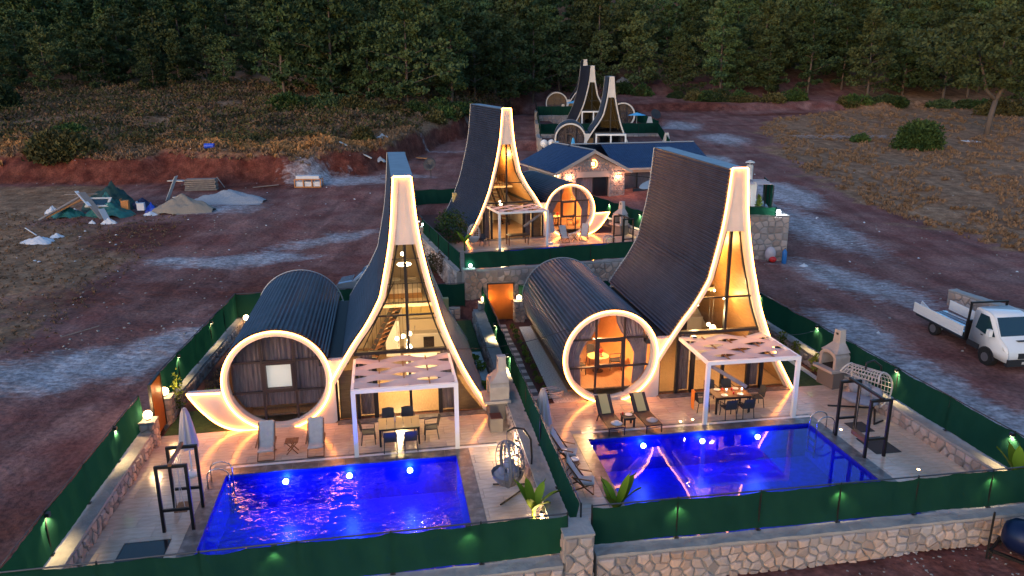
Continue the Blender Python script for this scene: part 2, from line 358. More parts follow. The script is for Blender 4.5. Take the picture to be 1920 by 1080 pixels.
def build_ground():
    xs=np.concatenate([np.arange(-260,-60,4.),np.arange(-60,-30,1.),np.arange(-30,34,.42),np.arange(34,80,1.1),np.arange(80,281,4.)])
    ys=np.concatenate([np.arange(-40,12,4.),np.arange(12,48,.42),np.arange(48,100,.7),np.arange(100,170,1.2),np.arange(170,420,5.)])
    X,Y=np.meshgrid(xs,ys); Z=height(X,Y)
    ny,nx=X.shape; V=np.stack([X,Y,Z],-1).reshape(-1,3)
    idx=np.arange(nx*ny).reshape(ny,nx); F=np.stack([idx[:-1,:-1],idx[:-1,1:],idx[1:,1:],idx[1:,:-1]],-1).reshape(-1,4)
    me=bpy.data.meshes.new('ground'); me.vertices.add(len(V)); me.vertices.foreach_set('co',V.ravel())
    me.loops.add(F.size); me.loops.foreach_set('vertex_index',F.ravel().astype(np.int32))
    me.polygons.add(len(F)); me.polygons.foreach_set('loop_start',np.arange(0,F.size,4,dtype=np.int32)); me.polygons.foreach_set('loop_total',np.full(len(F),4,np.int32))
    me.update(calc_edges=True); me.shade_smooth()
    x=X.ravel(); y=Y.ravel(); n=fbm(x,y,9,21,4); d=bank_d(x,y)
    dust=gauss_blobs(x+fbm(x,y,5,31,3)*.8,y+fbm(x,y,4,32,3)*.6,DUST)
    left=sstep((9-x)/10)
    red=left*np.exp(-((d-1.5)/2.6)**2)*.95
    red=np.maximum(red,left*sstep((x+9)/5)*sstep(d/2)*sstep((28-d)/10)*.9)
    red=np.maximum(red,gauss_blobs(x,y,[(32,146,14,3.5,3,.9),(50,140,14,2.,8,.8),(24,136,6,4,0,.7),(12.5,46,4,6,20,.75),(15.3,40,3,7,10,.6),(-2,31,1,1,0,0),(60,128,20,2,4,.5),(-7,43,4,2,0,.5),(-25,43,9,4,20,.55),(-14,45,8,6,10,.6),(-5.5,49,3.5,6,0,.8),(-30,58,5,5,0,.8),(-30,77,10,2.2,0,.9)]))
    gl=sstep((-22.5-.16*(y-36)-x+n*2.2)/4)*sstep((66-y)/8)         # rough grass at the far left of the yard
    gl=np.maximum(gl,sstep((-38-x+n*2)/4)*sstep((80-y)/4))
    gh=left*sstep((d-1.6)/1.8)                                        # the grassy hill above the cut bank
    edge=np.interp(y,[0,36,50,60,75,95,120,135,150],[60,38,37,33,30,33,38,46,70])
    gr=sstep((x-edge+n*2.6)/4)
    grass=np.clip(np.maximum(np.maximum(gl*.8,gh),gr)-red*.8,0,1)
    forest=sstep((y-168)/14); grass=np.maximum(grass,forest)
    front=sstep((22-y)/1.5)*.9
    a=me.attributes.new('ground_cover','FLOAT_COLOR','POINT')
    c=np.stack([np.clip(dust,0,1),np.clip(red+front*.5,0,1),grass,np.clip(front+gh*.5,0,1)],-1).astype(np.float32); a.data.foreach_set('color',c.ravel())
    m=bpy.data.materials.new('earth'); m.use_nodes=True; nt=m.node_tree; b=nt.nodes['Principled BSDF']; b.inputs['Roughness'].default_value=.95; b.inputs['Specular IOR Level'].default_value=.2
    at=nt.nodes.new('ShaderNodeAttribute'); at.attribute_name='ground_cover'; sp=nt.nodes.new('ShaderNodeSeparateColor'); nt.links.new(at.outputs['Color'],sp.inputs[0])
    tc=nt.nodes.new('ShaderNodeTexCoord')
    def noise(s,det=6,st=None,dist=0.):
        q=nt.nodes.new('ShaderNodeTexNoise'); q.inputs['Scale'].default_value=s; q.inputs['Detail'].default_value=det; q.inputs['Distortion'].default_value=dist
        if st:
            mp=nt.nodes.new('ShaderNodeMapping'); mp.inputs['Rotation'].default_value=(0,0,R_(st[3]) if len(st)>3 else 0); mp.inputs['Scale'].default_value=st[:3]
            nt.links.new(tc.outputs['Object'],mp.inputs[0]); nt.links.new(mp.outputs[0],q.inputs[0])
        else: nt.links.new(tc.outputs['Object'],q.inputs[0])
        return q.outputs[0]
    def ramp(f,c0,c1,p0=.35,p1=.65):
        r=nt.nodes.new('ShaderNodeValToRGB'); r.color_ramp.elements[0].color=(*c0,1); r.color_ramp.elements[1].color=(*c1,1); r.color_ramp.elements[0].position=p0; r.color_ramp.elements[1].position=p1
        nt.links.new(f,r.inputs[0]); return r.outputs[0]
    def mathn(op,a_,b_=None,clamp=True):
        q=nt.nodes.new('ShaderNodeMath'); q.operation=op; q.use_clamp=clamp
        for i,v in enumerate((a_,b_)):
            if v is None: continue
            if isinstance(v,(int,float)): q.inputs[i].default_value=v
            else: nt.links.new(v,q.inputs[i])
        return q.outputs[0]
    def mix(f,a_,b_):
        q=nt.nodes.new('ShaderNodeMix'); q.data_type='RGBA'; nt.links.new(f,q.inputs[0]); nt.links.new(a_,q.inputs[6]); nt.links.new(b_,q.inputs[7]); return q.outputs[2]
    def edgy(ch,s,k=2.2,st=None):   # break a mask up with noise
        nz=noise(s,8,st,.4); t=mathn('ADD',mathn('MULTIPLY',ch,k,False),mathn('MULTIPLY',mathn('SUBTRACT',nz,.5,False),1.9,False),False)
        return mathn('SUBTRACT',t,.5)
    dirt=ramp(noise(.35,9),(.16,.056,.048),(.235,.12,.105))
    fine=ramp(noise(5.5,6),(.75,.72,.72),(1.25,1.25,1.25))
    redc=ramp(noise(.9,8),(.085,.02,.014),(.16,.05,.034))
    dustc=ramp(noise(1.8,8,(1,2.4,1,25)),(.25,.22,.23),(.43,.41,.44))
    grassc=ramp(noise(1.1,9),(.17,.085,.045),(.31,.18,.105))
    c_=mix(edgy(sp.outputs[1],.8),dirt,redc)
    c_=mix(edgy(sp.outputs[2],1.6),c_,grassc)
    c_=mix(edgy(sp.outputs[0],1.5,1.9,(1,2.2,1,25)),c_,dustc)
    tracks=ramp(noise(.9,5,(1,.12,1,-14)),(.82,.82,.82),(1.18,1.18,1.18),.4,.6)
    def mul(a_,b_):
        q=nt.nodes.new('ShaderNodeMix'); q.data_type='RGBA'; q.blend_type='MULTIPLY'; q.inputs[0].default_value=1; nt.links.new(a_,q.inputs[6]); nt.links.new(b_,q.inputs[7]); return q.outputs[2]
    c_=mul(mul(c_,fine),tracks)
    nt.links.new(c_,b.inputs['Base Color'])
    bp=nt.nodes.new('ShaderNodeBump'); bp.inputs['Strength'].default_value=.9; bp.inputs['Distance'].default_value=.12
    hh=mathn('ADD',noise(2.2,9),mathn('MULTIPLY',noise(.5,6),1.5,False),False)
    nt.links.new(hh,bp.inputs['Height']); nt.links.new(bp.outputs[0],b.inputs['Normal'])
    me.materials.append(m); o=link('ground',me); tag(o,kind='structure'); return o
build_ground()
# ------------------------------------------------------------------ stone walls (every stone a mesh of its own)
def cells(w,h,s,seed,z=lambda x:0.):
    rs=random.Random(seed); nx=max(1,round(w/s)); nz=max(1,round(h/(s*.85))); P=[]
    for i in range(nx):
        for j in range(nz):
            P.append(((i+.5+rs.uniform(-.36,.36)+(j%2)*.3)*w/nx,(j+.5+rs.uniform(-.3,.3))*h/nz))
    out=[]
    for i,(px,pz) in enumerate(P):
        poly=[(0,0),(w,0),(w,h),(0,h)]
        poly=[(max(0,min(w,px+sx*s*1.3)),max(0,min(h,pz+sz*s*1.3))) for sx,sz in ((-1,-1),(1,-1),(1,1),(-1,1))]
        for k,(qx,qz) in enumerate(P):
            if k==i or abs(qx-px)>2.6*s or abs(qz-pz)>2.6*s: continue
            mx,mz=(px+qx)/2,(pz+qz)/2; nx_,nz_=qx-px,qz-pz; new=[]
            for a in range(len(poly)):
                A=poly[a];B=poly[(a+1)%len(poly)]; da=(A[0]-mx)*nx_+(A[1]-mz)*nz_; db=(B[0]-mx)*nx_+(B[1]-mz)*nz_
                if da<=0: new.append(A)
                if da*db<0: t=da/(da-db); new.append((A[0]+t*(B[0]-A[0]),A[1]+t*(B[1]-A[1])))
            poly=new
            if len(poly)<3: break
        if len(poly)>=3: out.append(((px,pz),poly))
    return out
STONE_N=0
def stones_on(root,w,z0,z1,y,sgn,s,seed,x0=0.,limit=300,mt=None):
    """stones bedded in the wall face y (outward direction sgn) of a wall whose length runs along local x"""
    rs=random.Random(seed+5); n=0; extra=MB()
    for (cx,cz),poly in cells(w,z1-z0,s,seed):
        ax=sum(p[0] for p in poly)/len(poly); az=sum(p[1] for p in poly)/len(poly)
        # drop slivers and shrink for the joint
        sh=rs.uniform(.82,.92); q=[(ax+(x-ax)*sh+rs.uniform(-.012,.012),az+(z-az)*sh+rs.uniform(-.012,.012)) for x,z in poly]; q2=[(ax+(x-ax)*.58+rs.uniform(-.02,.02),az+(z-az)*.58+rs.uniform(-.015,.015)) for x,z in poly]
        d=rs.uniform(.035,.1); b=MB(); k=len(q)
        V=[(x0+x,y-sgn*.03,z0+z) for x,z in q]+[(x0+x,y+sgn*d*.6,z0+z) for x,z in [(ax+(x-ax)*.93,az+(z-az)*.93) for x,z in q]]+[(x0+x,y+sgn*(d+rs.uniform(-.012,.012)),z0+z) for x,z in q2]
        F=[(i,(i+1)%k,k+(i+1)%k,k+i) for i in range(k)]+[(k+i,k+(i+1)%k,2*k+(i+1)%k,2*k+i) for i in range(k)]+[tuple(range(2*k,3*k))]
        if sgn>0: F=[tuple(reversed(f)) for f in F]
        if n<limit: b.add(V,F).build('stone',mt or M['stone'],root)
        else: extra.add(V,F)
        n+=1
    if extra.v: o=extra.build('stones',mt or M['stone'],root); tag(o,kind='stuff')
def wall(label,p0,p1,z0,z1,thick,faces,s=.42,seed=1,cap=.07,name='stone_wall',group=None,z0s=None,rough=True,capmat=None):
    """p0->p1 runs along local x; local +y is to the left of that direction. faces: '-' (y=0 side), '+' (y=thick side), 'a','b' ends"""
    dx,dy=p1[0]-p0[0],p1[1]-p0[1]; L_=math.hypot(dx,dy); rz=math.atan2(dy,dx)
    t=thing(name,label,'wall',(p0[0],p0[1],0),rz,group)
    MB().box(0,L_,0,thick,z0,z1-cap).build('core',M['mortar'],t)
    # cap with an uneven top
    nx=max(2,int(L_/.35)); rs=random.Random(seed); V=[];F=[]
    for i in range(nx+1):
        x=L_*i/nx
        for j,yy in enumerate((-.02,-.015,thick*.5,thick+.015,thick+.02)):
            zz=(z1-cap) if j in(0,4) else z1+rs.uniform(-.02,.02)
            V.append((x,yy,zz))
    for i in range(nx):
        for j in range(4): F.append((i*5+j,i*5+5+j,i*5+6+j,i*5+1+j))
        F.append((i*5,i*5+4,i*5+9,i*5+5))
    F+=[(0,1,2,3,4),(nx*5+4,nx*5+3,nx*5+2,nx*5+1,nx*5)]
    MB().add(V,F).build('coping',capmat or M['cap'],t)
    lo=z0s if z0s is not None else z0
    if '-' in faces: stones_on(t,L_,lo,z1-cap-.02,0,-1,s,seed)
    if '+' in faces: stones_on(t,L_,lo,z1-cap-.02,thick,1,s,seed+3)
    return t
def pillar(v,x,y,z0,z1,w,label,seed=3,s=.3,face='-x'):
    X,Y,Z=W(v,x,y); t=thing('stone_pillar',label,'pillar',(X,Y,Z),Wr(v))
    MB().box(-w/2,w/2,-w/2,w/2,z0,z1-.06).build('core',M['mortar'],t)
    MB().box(-w/2-.03,w/2+.03,-w/2-.03,w/2+.03,z1-.06,z1).build('coping',M['cap'],t)
    stones_on(t,w,z0,z1-.08,-w/2,-1,s,seed,x0=-w/2)
    for sx in (-1,1):   # side faces: turn stones a quarter by building in place
        for (c,poly) in cells(w,z1-.08-z0,s,seed+7+sx):
            ax=sum(p[0] for p in poly)/len(poly); az=sum(p[1] for p in poly)/len(poly); k=len(poly); d=.04
            q=[(ax+(a-ax)*.88,az+(b-az)*.88) for a,b in poly]; q2=[(ax+(a-ax)*.6,az+(b-az)*.6) for a,b in poly]
            V=[(sx*(w/2-.02),-w/2+a,z0+b) for a,b in q]+[(sx*(w/2+d),-w/2+a,z0+b) for a,b in q2]
            F=[(i,(i+1)%k,k+(i+1)%k,k+i) for i in range(k)]+[tuple(range(k,2*k))]
            MB().add(V,F).build('stone',M['stone'],t)
    return t
# ------------------------------------------------------------------ shade-net fences
def fence(label,p0,p1,z0,z1,n,seed=1,side=1,rail=True,name='net_fence',sag=.05,lift=0.,zend=None,group=None,mt=None):
    """steel posts, a top rail and one sheet of green net hung between them"""
    dx,dy=p1[0]-p0[0],p1[1]-p0[1]; L_=math.hypot(dx,dy); rz=math.atan2(dy,dx)
    t=thing(name,label,'fence',(p0[0],p0[1],0),rz,group); zend=zend if zend is not None else 0.
    g=lambda x: zend*x/L_
    for i in range(n+1):
        x=L_*i/n; o=MB().tube([(x,0,z0-.02+g(x)),(x,0,z1+.03+g(x))],.026,6).build('post',M['blackmetal'],t)
        MB().box(x-.07,x+.07,-.07,.07,z0-.005+g(x),z0+.015+g(x)).build('foot_plate',M['blackmetal'],o)
    if rail: MB().tube([(0,0,z1+g(0)),(L_,0,z1+g(L_))],.022,6).build('top_rail',M['pipe'],t)
    rs=random.Random(seed); nx=max(8,int(L_/.14)); m=7; V=[];F=[]
    ph=[rs.uniform(0,6.28) for _ in range(6)]
    for i in range(nx+1):
        x=L_*i/nx; u=(x/L_*n*2)%1; sc=sag*4*u*(1-u)*(.6+.4*math.sin(ph[0]+x*1.3))
        for j in range(m+1):
            f=j/m; zt=z1-.01-sc-.02*math.sin(x*2.1+ph[1]); zb=z0+.03+lift+.03*math.sin(x*1.1+ph[2])**2
            bul=math.sin(f*math.pi)*(.05*math.sin(x*2.7+ph[3])+.035*math.sin(x*6.1+ph[4]+f*2.6)+.018*math.sin(x*11.3+f*5+ph[0]))
            V.append((x,side*.035+bul+.012*math.sin(x*17+f*3+ph[5]),zb+(zt-zb)*f+g(x)))
    for i in range(nx):
        for j in range(m): a=i*(m+1)+j; F.append((a,a+m+1,a+m+2,a+1))
    MB().add(V,F).build('net',mt or M['net'],t,smooth=True)
    return t
# ------------------------------------------------------------------ villas
RP=[(3.24,-.02),(2.3,1.63),(1.72,2.94),(1.33,4.0),(1.08,4.95),(.93,5.5),(.79,6.1),(.58,7.15),(.45,8.1),(.37,9.0),(.31,9.75)]
LP=[(3.12,1.72),(2.55,2.67),(2.08,3.4),(1.58,4.1),(1.06,5.05),(.93,5.5),(.79,6.13),(.58,7.15),(.45,8.1),(.37,9.0),(.31,9.75)]
DX=5.157; ZC=1.95; RR=2.05; LT=9.04; LC=9.75
def smoothp(P,k=5):
    out=[]
    for i in range(len(P)-1):
        a=P[max(i-1,0)];b=P[i];c=P[i+1];d=P[min(i+2,len(P)-1)]
        for j in range(k):
            t=j/k; out.append(tuple(.5*((2*b[q])+(-a[q]+c[q])*t+(2*a[q]-5*b[q]+4*c[q]-d[q])*t*t+(-a[q]+3*b[q]-3*c[q]+d[q])*t**3) for q in (0,1)))
    out.append(P[-1]); return out
def offs(P,d):
    """offset a 2-D polyline to its left by d"""
    o=[]
    for i in range(len(P)):
        a=P[max(i-1,0)];b=P[min(i+1,len(P)-1)]; dx,dz=b[0]-a[0],b[1]-a[1]; l=math.hypot(dx,dz) or 1; o.append((P[i][0]-dz/l*d,P[i][1]+dx/l*d))
    return o
def resample(P,step):
    D=[0]
    for i in range(1,len(P)): D.append(D[-1]+math.dist(P[i-1],P[i]))
    n=max(2,int(D[-1]/step)); out=[]; j=0
    for k in range(n+1):
        s=D[-1]*k/n
        while j<len(D)-2 and D[j+1]<s: j+=1
        t=(s-D[j])/max(1e-9,D[j+1]-D[j]); out.append((P[j][0]+t*(P[j+1][0]-P[j][0]),P[j][1]+t*(P[j+1][1]-P[j][1])))
    return out
def interp_w(P,z):
    for i in range(len(P)-1):
        if P[i][1]<=z<=P[i+1][1]: t=(z-P[i][1])/(P[i+1][1]-P[i][1]); return P[i][0]+t*(P[i+1][0]-P[i][0])
    return P[0][0] if z<P[0][1] else P[-1][0]
rp=[(DX+x,z) for x,z in smoothp(RP)]; lp=[(DX-x,z) for x,z in smoothp(LP)]
def corrugate(P,pitch=.16,amp=.028):
    """P: outline; returns ribbed outline"""
    Q=resample(P,pitch/4); out=[]; O=offs(Q,1)
    for i,(p,o) in enumerate(zip(Q,O)):
        nx,nz=o[0]-p[0],o[1]-p[1]; a=amp*(1,.75,-.9,-.75)[i%4]
        out.append((p[0]+nx*a,p[1]+nz*a))
    return out
def sheet(mb,P,y0,y1,ny=6,rise=0.,sag=None):
    n=len(P); V=[];F=[]
    for j in range(ny+1):
        f=j/ny; y=y0+(y1-y0)*f
        V+=[(x,y,z*(1+rise*f)) for x,z in P]
    for j in range(ny):
        for i in range(n-1): a=j*n+i; F.append((a,a+1,a+n+1,a+n))
    return mb.add(V,F)
def build_villa(v,label,m=1,lit=True,room='A',scale=1.,detail=True):
    mir=(m<0)
    (ox,oy,oz),a=FR[v]; t=thing('tube_villa',label,'villa',(ox,oy,oz),R_(a)); 
    if scale!=1.: t.scale=(scale,)*3
    def B(mb,name,mt,par=None,smooth=False): return mb.build(name,mt,par or t,smooth,mir)
    rise=.0245   # the ridge climbs slightly to the rear
    # roofs
    outR=offs(rp,-.10); outL=[p for p in offs(lp,.10) if p[1]>=2.66]
    mb=MB(); sheet(mb,corrugate(outR)[::-1],.02,LT,5,rise); B(mb,'roof_sheet',M['roof'])
    mb=MB(); sheet(mb,corrugate(outL),.02,LT,5,rise); B(mb,'roof_sheet',M['roof'])
    tw=.41
    mb=MB(); V=[(DX-tw,.0,9.77),(DX+tw,.0,9.77),(DX+tw,LT,9.77*(1+rise)),(DX-tw,LT,9.77*(1+rise))]
    mb.add(V+[(x,y,z-.05) for x,y,z in V],[(0,1,2,3),(7,6,5,4),(0,4,5,1),(1,5,6,2),(2,6,7,3),(3,7,4,0)]); B(mb,'ridge_cap',M['roofcap'])
    mb=MB()
    for P in (outR,outL):
        s=-1 if P is outR else 1
        mb.tube([(x,LT+.01,z*(1+rise)) for x,z in offs(P,s*.02)[::2]+[offs(P,s*.02)[-1]]],.025,4)
    B(mb,'edge_flashing',M['flash'])
    # tube roof: ribs along the length, from low left round the top to the valley on the right
    C=[(RR+.06)*math.cos(R_(q)) for q in range(0)]
    arc=[((RR+.07)*math.cos(R_(q)),ZC+(RR+.07)*math.sin(R_(q))) for q in range(20,232,2)]
    mb=MB(); sheet(mb,corrugate(arc,.18,.032),.02,LC,5); B(mb,'tube_roof',M['roof'])
    mb=MB(); mb.tube([((RR+.1)*math.cos(R_(q)),LC,ZC+(RR+.1)*math.sin(R_(q))) for q in range(10,220,5)],.03,4); B(mb,'edge_flashing',M['flash'])
    # valley gutter and side wall between tube and tower, rear walls
    B(MB().box(1.6,2.75,.12,LT-.1,2.4,2.58),'valley_gutter',M['blackplastic'])
    B(MB().box(2.02,2.14,.36,LC-.1,0,2.4),'side_wall',M['white'])
    rear=[(x,z*(1+rise)) for x,z in [p for p in lp if p[1]>=0][::3]+[lp[-1],rp[-1]]+rp[::-1][::3]+[(DX+3.15,0),(2.15,0),(2.15,1.7)]]
    B(MB().prism(rear,LT-.25,LT-.1),'rear_wall',M['white'])
    B(MB().prism([(1.95*math.cos(R_(q)),ZC+1.95*math.sin(R_(q))) for q in range(0,360,12)],LC-.2,LC-.05),'tube_rear_wall',M['white'])
    # inner shells (seen through the glass)
    innR=offs(rp,.12); innL=offs([p for p in lp],-.12)
    shell=(M['woodwall'] if room!='A' else M['cream']) if lit else M['shadedroom']
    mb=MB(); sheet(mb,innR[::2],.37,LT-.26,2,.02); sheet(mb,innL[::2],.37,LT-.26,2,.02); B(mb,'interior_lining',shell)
    B(MB().box(2.15,DX+3.1,.42,LT-.3,-.05,.02),'interior_floor',M['woodfloor'] if lit else M['shadedroom'])
    zb_=np.linspace(.02,8.2,14)
    bw=[(DX-(interp_w([(DX-x,z) for x,z in lp],z) if z>1.72 else 2.95)+.2,z) for z in zb_]+[(DX+interp_w([(x-DX,z) for x,z in rp],z)-.2,z) for z in zb_[::-1]]
    B(MB().prism(bw,LT-.32,LT-.27),'interior_back_wall',M['cream'] if lit else M['shadedroom'])
    # white fascia with its light strip
    fw=.17
    Pr=rp; Pl=lp
    mb=MB(); mb.slab(Pr,offs(Pr,fw if True else 0),-.06,.34); B(mb,'fascia',M['white'])
    mb=MB(); mb.slab(Pl,offs(Pl,-fw),-.06,.34); B(mb,'fascia',M['white'])
    g=[(DX-interp_w([(DX-x,z) for x,z in Pl],z)+fw*.0,z) for z in np.linspace(7.18,9.74,9)]; g2=[(DX+interp_w([(x-DX,z) for x,z in Pr],z),z) for z in np.linspace(7.18,9.74,9)]
    mb=MB(); mb.slab([(x+.05,z) for x,z in g],[(x-.05,z) for x,z in g2],-.02,.3); B(mb,'gable_panel',M['white'])
    # circle rim
    A1=[(1.85*math.cos(R_(q)),ZC+1.85*math.sin(R_(q))) for q in range(0,361,5)]; A2=[(RR*math.cos(R_(q)),ZC+RR*math.sin(R_(q))) for q in range(0,361,5)]
    B(MB().slab(A1,A2,-.06,.34),'rim',M['white'])
    # white render beside and below the circle
    inn=[(RR*math.cos(R_(q)),ZC+RR*math.sin(R_(q))) for q in range(-88,-2,4)]; out=[]
    for i in range(len(inn)):
        f=i/(len(inn)-1); L1=2.18; tot=2.18+1.75; s=f*tot; out.append((s,0) if s<L1 else (2.18,s-L1))
    B(MB().slab(inn,out,-.03,.3),'white_panel',M['white'])
    q0=[(RR*math.cos(R_(q)),ZC+RR*math.sin(R_(q))) for q in range(-4,21,4)]
    zz=[p[1] for p in q0]; q1=[(DX-interp_w([(DX-x,z) for x,z in Pl],max(1.75,z)),z) for z in zz]
    B(MB().slab(q0,q1,-.03,.3),'white_panel',M['white'])
    # crescent wing
    if v in('A','C'):
        oc=smoothp([(-3.4,1.66),(-2.98,1.0),(-2.5,.45),(-2.0,.12),(-1.4,-.03),(-.9,-.03)],4); n=len(oc)
        ic=[(RR*math.cos(R_(188+ (256-188)*i/(n-1))),ZC+RR*math.sin(R_(188+(256-188)*i/(n-1)))) for i in range(n)]
        B(MB().slab(oc,ic,-.03,.3),'crescent_wing',M['white'])
    ledm=M['led'] if lit else M['white']
    lw=.036
    if lit:
        def strip(P,nm='light_strip',closed=False,r=lw):
            mb=MB(); mb.tube([(x,-.09,z) for x,z in P],r,6,closed=closed); B(mb,nm,ledm)
        strip([(2.05*math.cos(R_(q)),ZC+2.05*math.sin(R_(q))) for q in range(0,360,4)],closed=True)
        top=[(DX-.3,9.79),(DX+.3,9.79)]
        strip(offs(Pl,.03)[::2]+[offs(Pl,.03)[-1]]+top+offs(Pr,-.03)[::-1][::2])
        if v in('A','C'): strip([(-2.15,1.62)]+[(x+.03,z+.02) for x,z in oc])
    # glass of the tube
    gr=1.84
    B(MB().prism([(gr*math.cos(R_(q)),ZC+gr*math.sin(R_(q))) for q in range(0,360,8)],.27,.285),'window_pane',M['glass'])
    def chordx(z): return math.sqrt(max(0,gr*gr-(z-ZC)**2))
    x1,x2,z1,z2=-.58,.66,1.42,2.68
    for xx in (x1,x2): h=chordx(ZC+xx) if False else math.sqrt(gr*gr-xx*xx); B(MB().box(xx-.04,xx+.04,.21,.31,ZC-h,ZC+h),'mullion',M['frame'])
    for zz in (z1,z2): h=chordx(zz); B(MB().box(-h,h,.22,.30,zz-.035,zz+.035),'mullion',M['frame'])
    fr_=MB()
    for (a0,a1,b0,b1) in ((x1+.04,x2-.04,z1+.03,z1+.13),(x1+.04,x2-.04,z2-.13,z2-.03),(x1+.04,x1+.14,z1+.13,z2-.13),(x2-.14,x2-.04,z1+.13,z2-.13)): fr_.box(a0,a1,.17,.26,b0,b1)
    B(fr_,'sash',M['frame'])
    # tube interior
    innc=[(1.93*math.cos(R_(q)),ZC+1.93*math.sin(R_(q))) for q in range(0,361,6)]
    mb=MB(); sheet(mb,innc,.35,LC-.2,2); B(mb,'tube_lining',(M['lounge'] if room=='B' else M['woodwall']) if lit else M['shadedroom'])
    B(MB().box(-1.75,1.75,.36,LC-.25,.35,.42),'tube_floor',M['woodfloor'])
    def curtain(x0,x1,y,z0,z1,mt,nm='curtain',clipc=True,par=None,tie=None):
        n=int(abs(x1-x0)/.035)+2; mb=MB(); A=[];Bq=[]; Cq=[]
        rows=7; V=[];F=[]
        for i in range(n+1):
            f=i/n; x=x0+(x1-x0)*f
            zt=z1; zb=z0
            if clipc:
                hh=math.sqrt(max(.0,1.86**2-x*x)); zt=min(z1,ZC+hh); zb=max(z0,ZC-hh)
            for j in range(rows+1):
                g=j/rows; zq=zb+(zt-zb)*g; xx=x
                if tie is not None:   # gathered to the side at mid height
                    s=1-.62*math.exp(-((g-.42)/.28)**2) if g>.42 else .38+.12*(.42-g); xx=tie+(x-tie)*s
                V.append((xx,y+.045*math.sin(x*38+math.sin(x*9)*1.5)*(.5+.5*g),zq))
        for i in range(n):
            for j in range(rows): a=i*(rows+1)+j; F.append((a,a+rows+1,a+rows+2,a+1))
        B(mb.add(V,F),nm,mt,smooth=True)
    if room=='A' or not lit:
        cm_=M['curtain'] if lit else M['shadedcurtain']; curtain(-1.8,-.55,.55,.7 if lit else .3,3.9,cm_); curtain(-.55,.62,.62,.7 if lit else .3,3.9,cm_); curtain(.62,1.8,.55,.7 if lit else .3,3.9,cm_)
        if lit: B(MB().box(x1+.15,x2-.15,.36,.40,z1+.14,z2-.14),'window_blind',M['blind'])
        B(MB().box(-1.2,1.2,1.0,3.0,.42,.85),'bed_base',M['woodwall']) if lit else None
    else:
        curtain(-1.8,-.3,.55,.45,3.9,M['curtain2'],tie=-1.75); curtain(1.8,.3,.55,.45,3.9,M['curtain2'],tie=1.75)
    # tower glazing
    zl=np.linspace(2.86,7.16,14); gl=[(DX-interp_w([(DX-x,z) for x,z in Pl],z)+.25,z) for z in zl]; grr=[(DX+interp_w([(x-DX,z) for x,z in Pr],z)-.25,z) for z in zl]
    B(MB().prism(gl+grr[::-1],.2,.215),'window_pane',M['glass'])
    mb=MB(); mb.slab(gl,[(x+.07,z) for x,z in gl],.14,.24); B(mb,'window_frame',M['dark'])
    mb=MB(); mb.slab(grr,[(x-.07,z) for x,z in grr],.14,.24); B(mb,'window_frame',M['dark'])
    cx=DX+(-.02 if v!='B' else -.06)
    B(MB().box(cx-.055,cx+.055,.1,.25,2.86,7.16),'mullion',M['dark'])
    B(MB().box(gl[0][0],grr[0][0],.1,.3,2.74,2.86),'sill_beam',M['dark'])
    zt=4.3
    B(MB().box(DX-interp_w([(DX-x,z) for x,z in Pl],zt)+.2,DX+interp_w([(x-DX,z) for x,z in Pr],zt)-.2,.15,.24,zt-.03,zt+.03),'transom',M['dark'])
    # ground floor glazing
    xl,xr=2.2,DX+3.0
    poly=[(xl,.02),(xr-.15,.02)]+[(DX+interp_w([(x-DX,z) for x,z in Pr],z)-.28,z) for z in (.5,1.2,1.9,2.72)]+[(xl+.45,2.72),(xl,2.0)]
    B(MB().prism(poly,.2,.215),'door_pane',M['glass'])
    for xx,w in ((2.22,.08),(3.05,.13),(3.75,.18),(5.15,.11),(6.35,.16),(6.98,.12)):
        zt_=2.72 if xx<7 else 2.4
        B(MB().box(xx-w/2,xx+w/2,.1,.26,.0,2.6 if xx>2.5 else 1.75),'door_frame',M['dark'])
    curtain(3.12,3.68,.45,.05,2.65,M['curtain'],clipc=False); curtain(6.42,6.95,.45,.05,2.65,M['curtain'],clipc=False)
    if room=='A' or v=='C':
        B(MB().box(2.3,2.98,.28,.33,.02,2.1),'timber_panel',M['woodwall'])
        B(MB().prism([(7.05,.02),(8.05,.02),(7.4,.95),(7.05,1.6)],.28,.33),'timber_panel',M['woodwall'])
    # threshold of dark stone along the front
    B(MB().box(2.2,DX+3.05,-.28,.08,.0,.035),'threshold',M['marble'])
    return t
def inside_loc(v,x,y,z,m=1): return W(v,m*x,y,z)
villaA=build_villa('A','curved black roofed villa nearest the left, drawn curtains behind its lit round window',1,True,'A')
villaB=build_villa('B','curved black roofed villa on the right, its lit round window open onto an orange room',1,True,'B')
villaC=build_villa('C','lit curved black roofed villa behind the two front ones, its round window on the right',-1,True,'B')
villaD=build_villa('D','unlit white rimmed villa nearest of the three far ones, just behind the blue roofed house',1,False,'A')
villaE=build_villa('E','unlit white rimmed middle far villa, its round window on the right by a blue parasol',-1,False,'A')
villaF=build_villa('F','unlit white rimmed villa farthest of all by the forest, round window on its left',1,False,'A')
